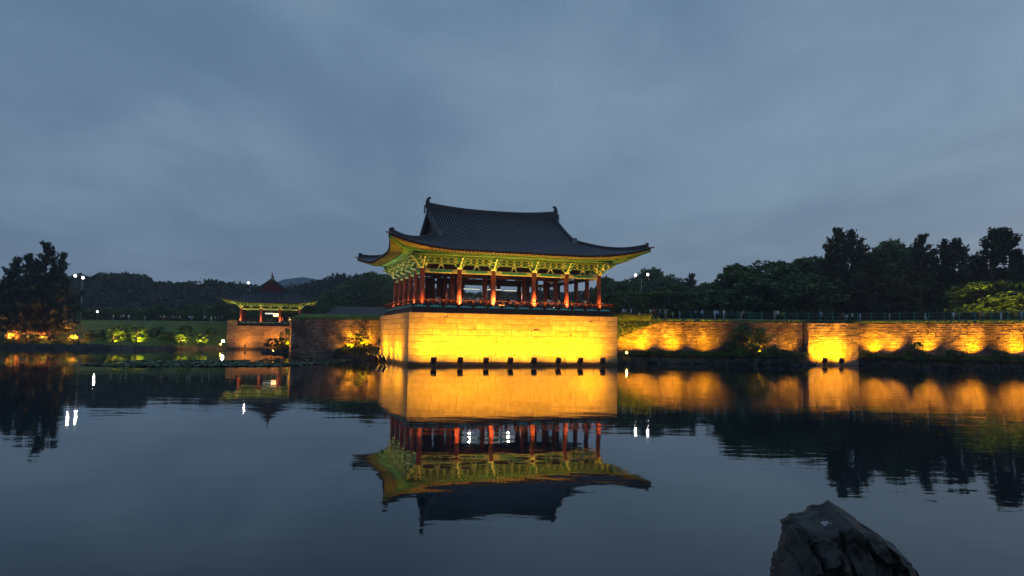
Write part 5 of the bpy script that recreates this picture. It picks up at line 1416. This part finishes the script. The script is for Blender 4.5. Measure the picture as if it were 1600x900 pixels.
def person(loc, rz, pose, top, bottom, label, group, h=1.7):
    t = thing('person', label, 'person', loc, rz, group); t.scale = (h/1.7,)*3
    b = link('body', POSES[pose][0], t)
    for i, c in ((0, top), (1, bottom)):
        b.material_slots[i].link = 'OBJECT'; b.material_slots[i].material = M['cloth ' + c]
    link('hair', POSES[pose][1], t)
rp = random.Random(81)
def nth(i):
    w = ['first','second','third','fourth','fifth','sixth','seventh','eighth','ninth','tenth','eleventh','twelfth','thirteenth','fourteenth','fifteenth','sixteenth','seventeenth','eighteenth','nineteenth','twentieth','twenty-first','twenty-second','twenty-third','twenty-fourth','twenty-fifth','twenty-sixth','twenty-seventh','twenty-eighth','twenty-ninth','thirtieth','thirty-first','thirty-second','thirty-third','thirty-fourth','thirty-fifth','thirty-sixth']
    return w[i]
right = [(974,'white','navy',1.7),(977,'light blue','black',1.6),(982,'yellow','yellow',1.05),(986,'white','grey',1.72),(994,'navy','black',1.65),(999,'white','white',1.1),(1016,'white','black',1.7),(1023,'red','black',1.65),(1031,'grey','navy',1.7),(1040,'beige','beige',1.68),(1051,'beige','grey',1.2),(1062,'light blue','light blue',1.5),(1067,'dark green','black',1.65),(1087,'grey','black',1.65),(1097,'light blue','navy',1.65),(1117,'white','light blue',1.65),(1121,'light blue','black',1.6),(1131,'white','grey',1.65),(1143,'dark green','black',1.65),(1158,'yellow','grey',1.3),(1162,'grey','black',1.65),(1211,'pink','beige',1.72),(1215,'white','black',1.75),(1223,'yellow','black',1.4),(1283,'light blue','black',1.7),(1317,'red','black',1.4),(1323,'white','grey',1.2),(1332,'white','black',1.5),(1344,'white','light blue',1.4),(1390,'pink','grey',1.4),(1446,'light blue','white',1.4),(1490,'white','grey',1.45),(1519,'navy','black',1.5),(1535,'pink','black',1.35),(1564,'light blue','white',1.5),(1597,'light blue','grey',1.5)]
for i, (px, a, b, h) in enumerate(right):
    if px < 1260: Y = 119.4 + rp.uniform(-0.3,0.8)
    else: Y = 122.6 - max(0, (px-1300))/300*15 + rp.uniform(-0.3,0.5)
    if px > 1270: Y = wallB(x_for(px, 112, 7)) + 7.0 if False else 121.2 - max(0,(px-1345))/255*15.5
    person((x_for(px, Y, 7.5), Y, GZ+0.02), rp.choice((0,1.57,-1.57,0.6,-0.5,3.1))+rp.uniform(-0.3,0.3), rp.choice(('stand','stand','walk','phone','wave')), a, b,
           'person in %s and %s, %s from the pavilion on the right bank' % (a, b, nth(i)), 'people on the right bank', h)
leftp = [(177,'white','grey'),(189,'grey','black'),(193,'white','black'),(201,'white','beige'),(226,'grey','light blue'),(243,'navy','black'),(247,'navy','navy'),(251,'pink','black'),(256,'white','red'),(260,'red','black'),(270,'grey','navy'),(275,'light blue','black'),(281,'white','black'),(286,'black','black'),(296,'white','navy'),(300,'white','grey'),(307,'navy','black'),(312,'black','black'),(320,'white','black'),(330,'white','white'),(336,'white','grey'),(341,'beige','black'),(347,'grey','black')]
for i, (px, a, b) in enumerate(leftp):
    Y = 196 + rp.uniform(-1,2); person((x_for(px, Y, 7.5), Y, GZ), rp.uniform(-3,3), rp.choice(('stand','walk','stand','phone')), a, b, 'person in %s and %s, %s from the left on the far lawn' % (a, b, nth(i)), 'people on the far left lawn', rp.uniform(1.5,1.78))
hallp = [(672,'beige','black',7),(683,'white','black',5.5),(687,'pink','grey',3.6),(700,'black','black',6),(722,'white','navy',3.4),(727,'beige','black',5),(735,'grey','black',3.2),(743,'light blue','navy',4.6),(747,'white','black',3.3),(753,'pink','black',4.0),(782,'navy','black',6),(787,'grey','black',3.6),(793,'black','black',3.2),(799,'white','black',3.0),(806,'navy','black',4.8),(813,'black','grey',3.4),(820,'light blue','navy',3.5),(843,'navy','black',3.3),(848,'grey','black',5.2),(857,'white','black',3.0),(862,'light blue','navy',3.5),(866,'grey','black',4.2),(871,'white','grey',3.0),(893,'yellow','black',3.2),(898,'beige','grey',3.8),(904,'navy','black',3.0),(912,'grey','black',3.4),(915,'white','black',2.9),(922,'dark green','black',3.6),(945,'beige','black',3.4)]
for i, (px, a, b, v) in enumerate(hallp):
    lo, hi = 0.6, LU-0.8
    for _ in range(30):
        m_ = (lo+hi)/2
        if project(Wm(m_, v, 8.2))[0] < px: lo = m_
        else: hi = m_
    person(Wm(lo, v, 7.085), TH + rp.choice((0,0.5,-0.5,1.5,-1.5,3.1)), rp.choice(('stand','phone','lean','wave','stand')) if v < 4 else 'stand', a, b,
           'person in %s top behind the main railing, %s from the left' % (a, nth(i)), 'people inside the main pavilion', rp.uniform(1.62,1.82))
for i, (px, a) in enumerate(((398,'black'),(441,'red'),(452,'white'),(457,'navy'))):
    Y = 184.5; person((x_for(px, Y, 7), Y, 6.46), rp.uniform(-1,1), 'stand', a, 'black', 'person in %s top on the small pavilion deck, %s from the left' % (a, nth(i)), 'people inside the small pavilion')

# ------------------------------------------------------------------ evening haze over the pond and the hills
HZ = bpy.data.materials.new('haze'); HZ.use_nodes = True; t = HZ.node_tree; t.nodes.clear()
o_ = N(t, 'ShaderNodeOutputMaterial'); pv = N(t, 'ShaderNodeVolumePrincipled')
pv.inputs['Color'].default_value = (0.80, 0.88, 1.0, 1); pv.inputs['Density'].default_value = 0.00035; pv.inputs['Anisotropy'].default_value = 0.2
t.links.new(pv.outputs[0], o_.inputs['Volume'])
mb = MB(); mb.box(-980, 980, -120, 960, -2, 95); mb.build('haze', HZ, kind='stuff')
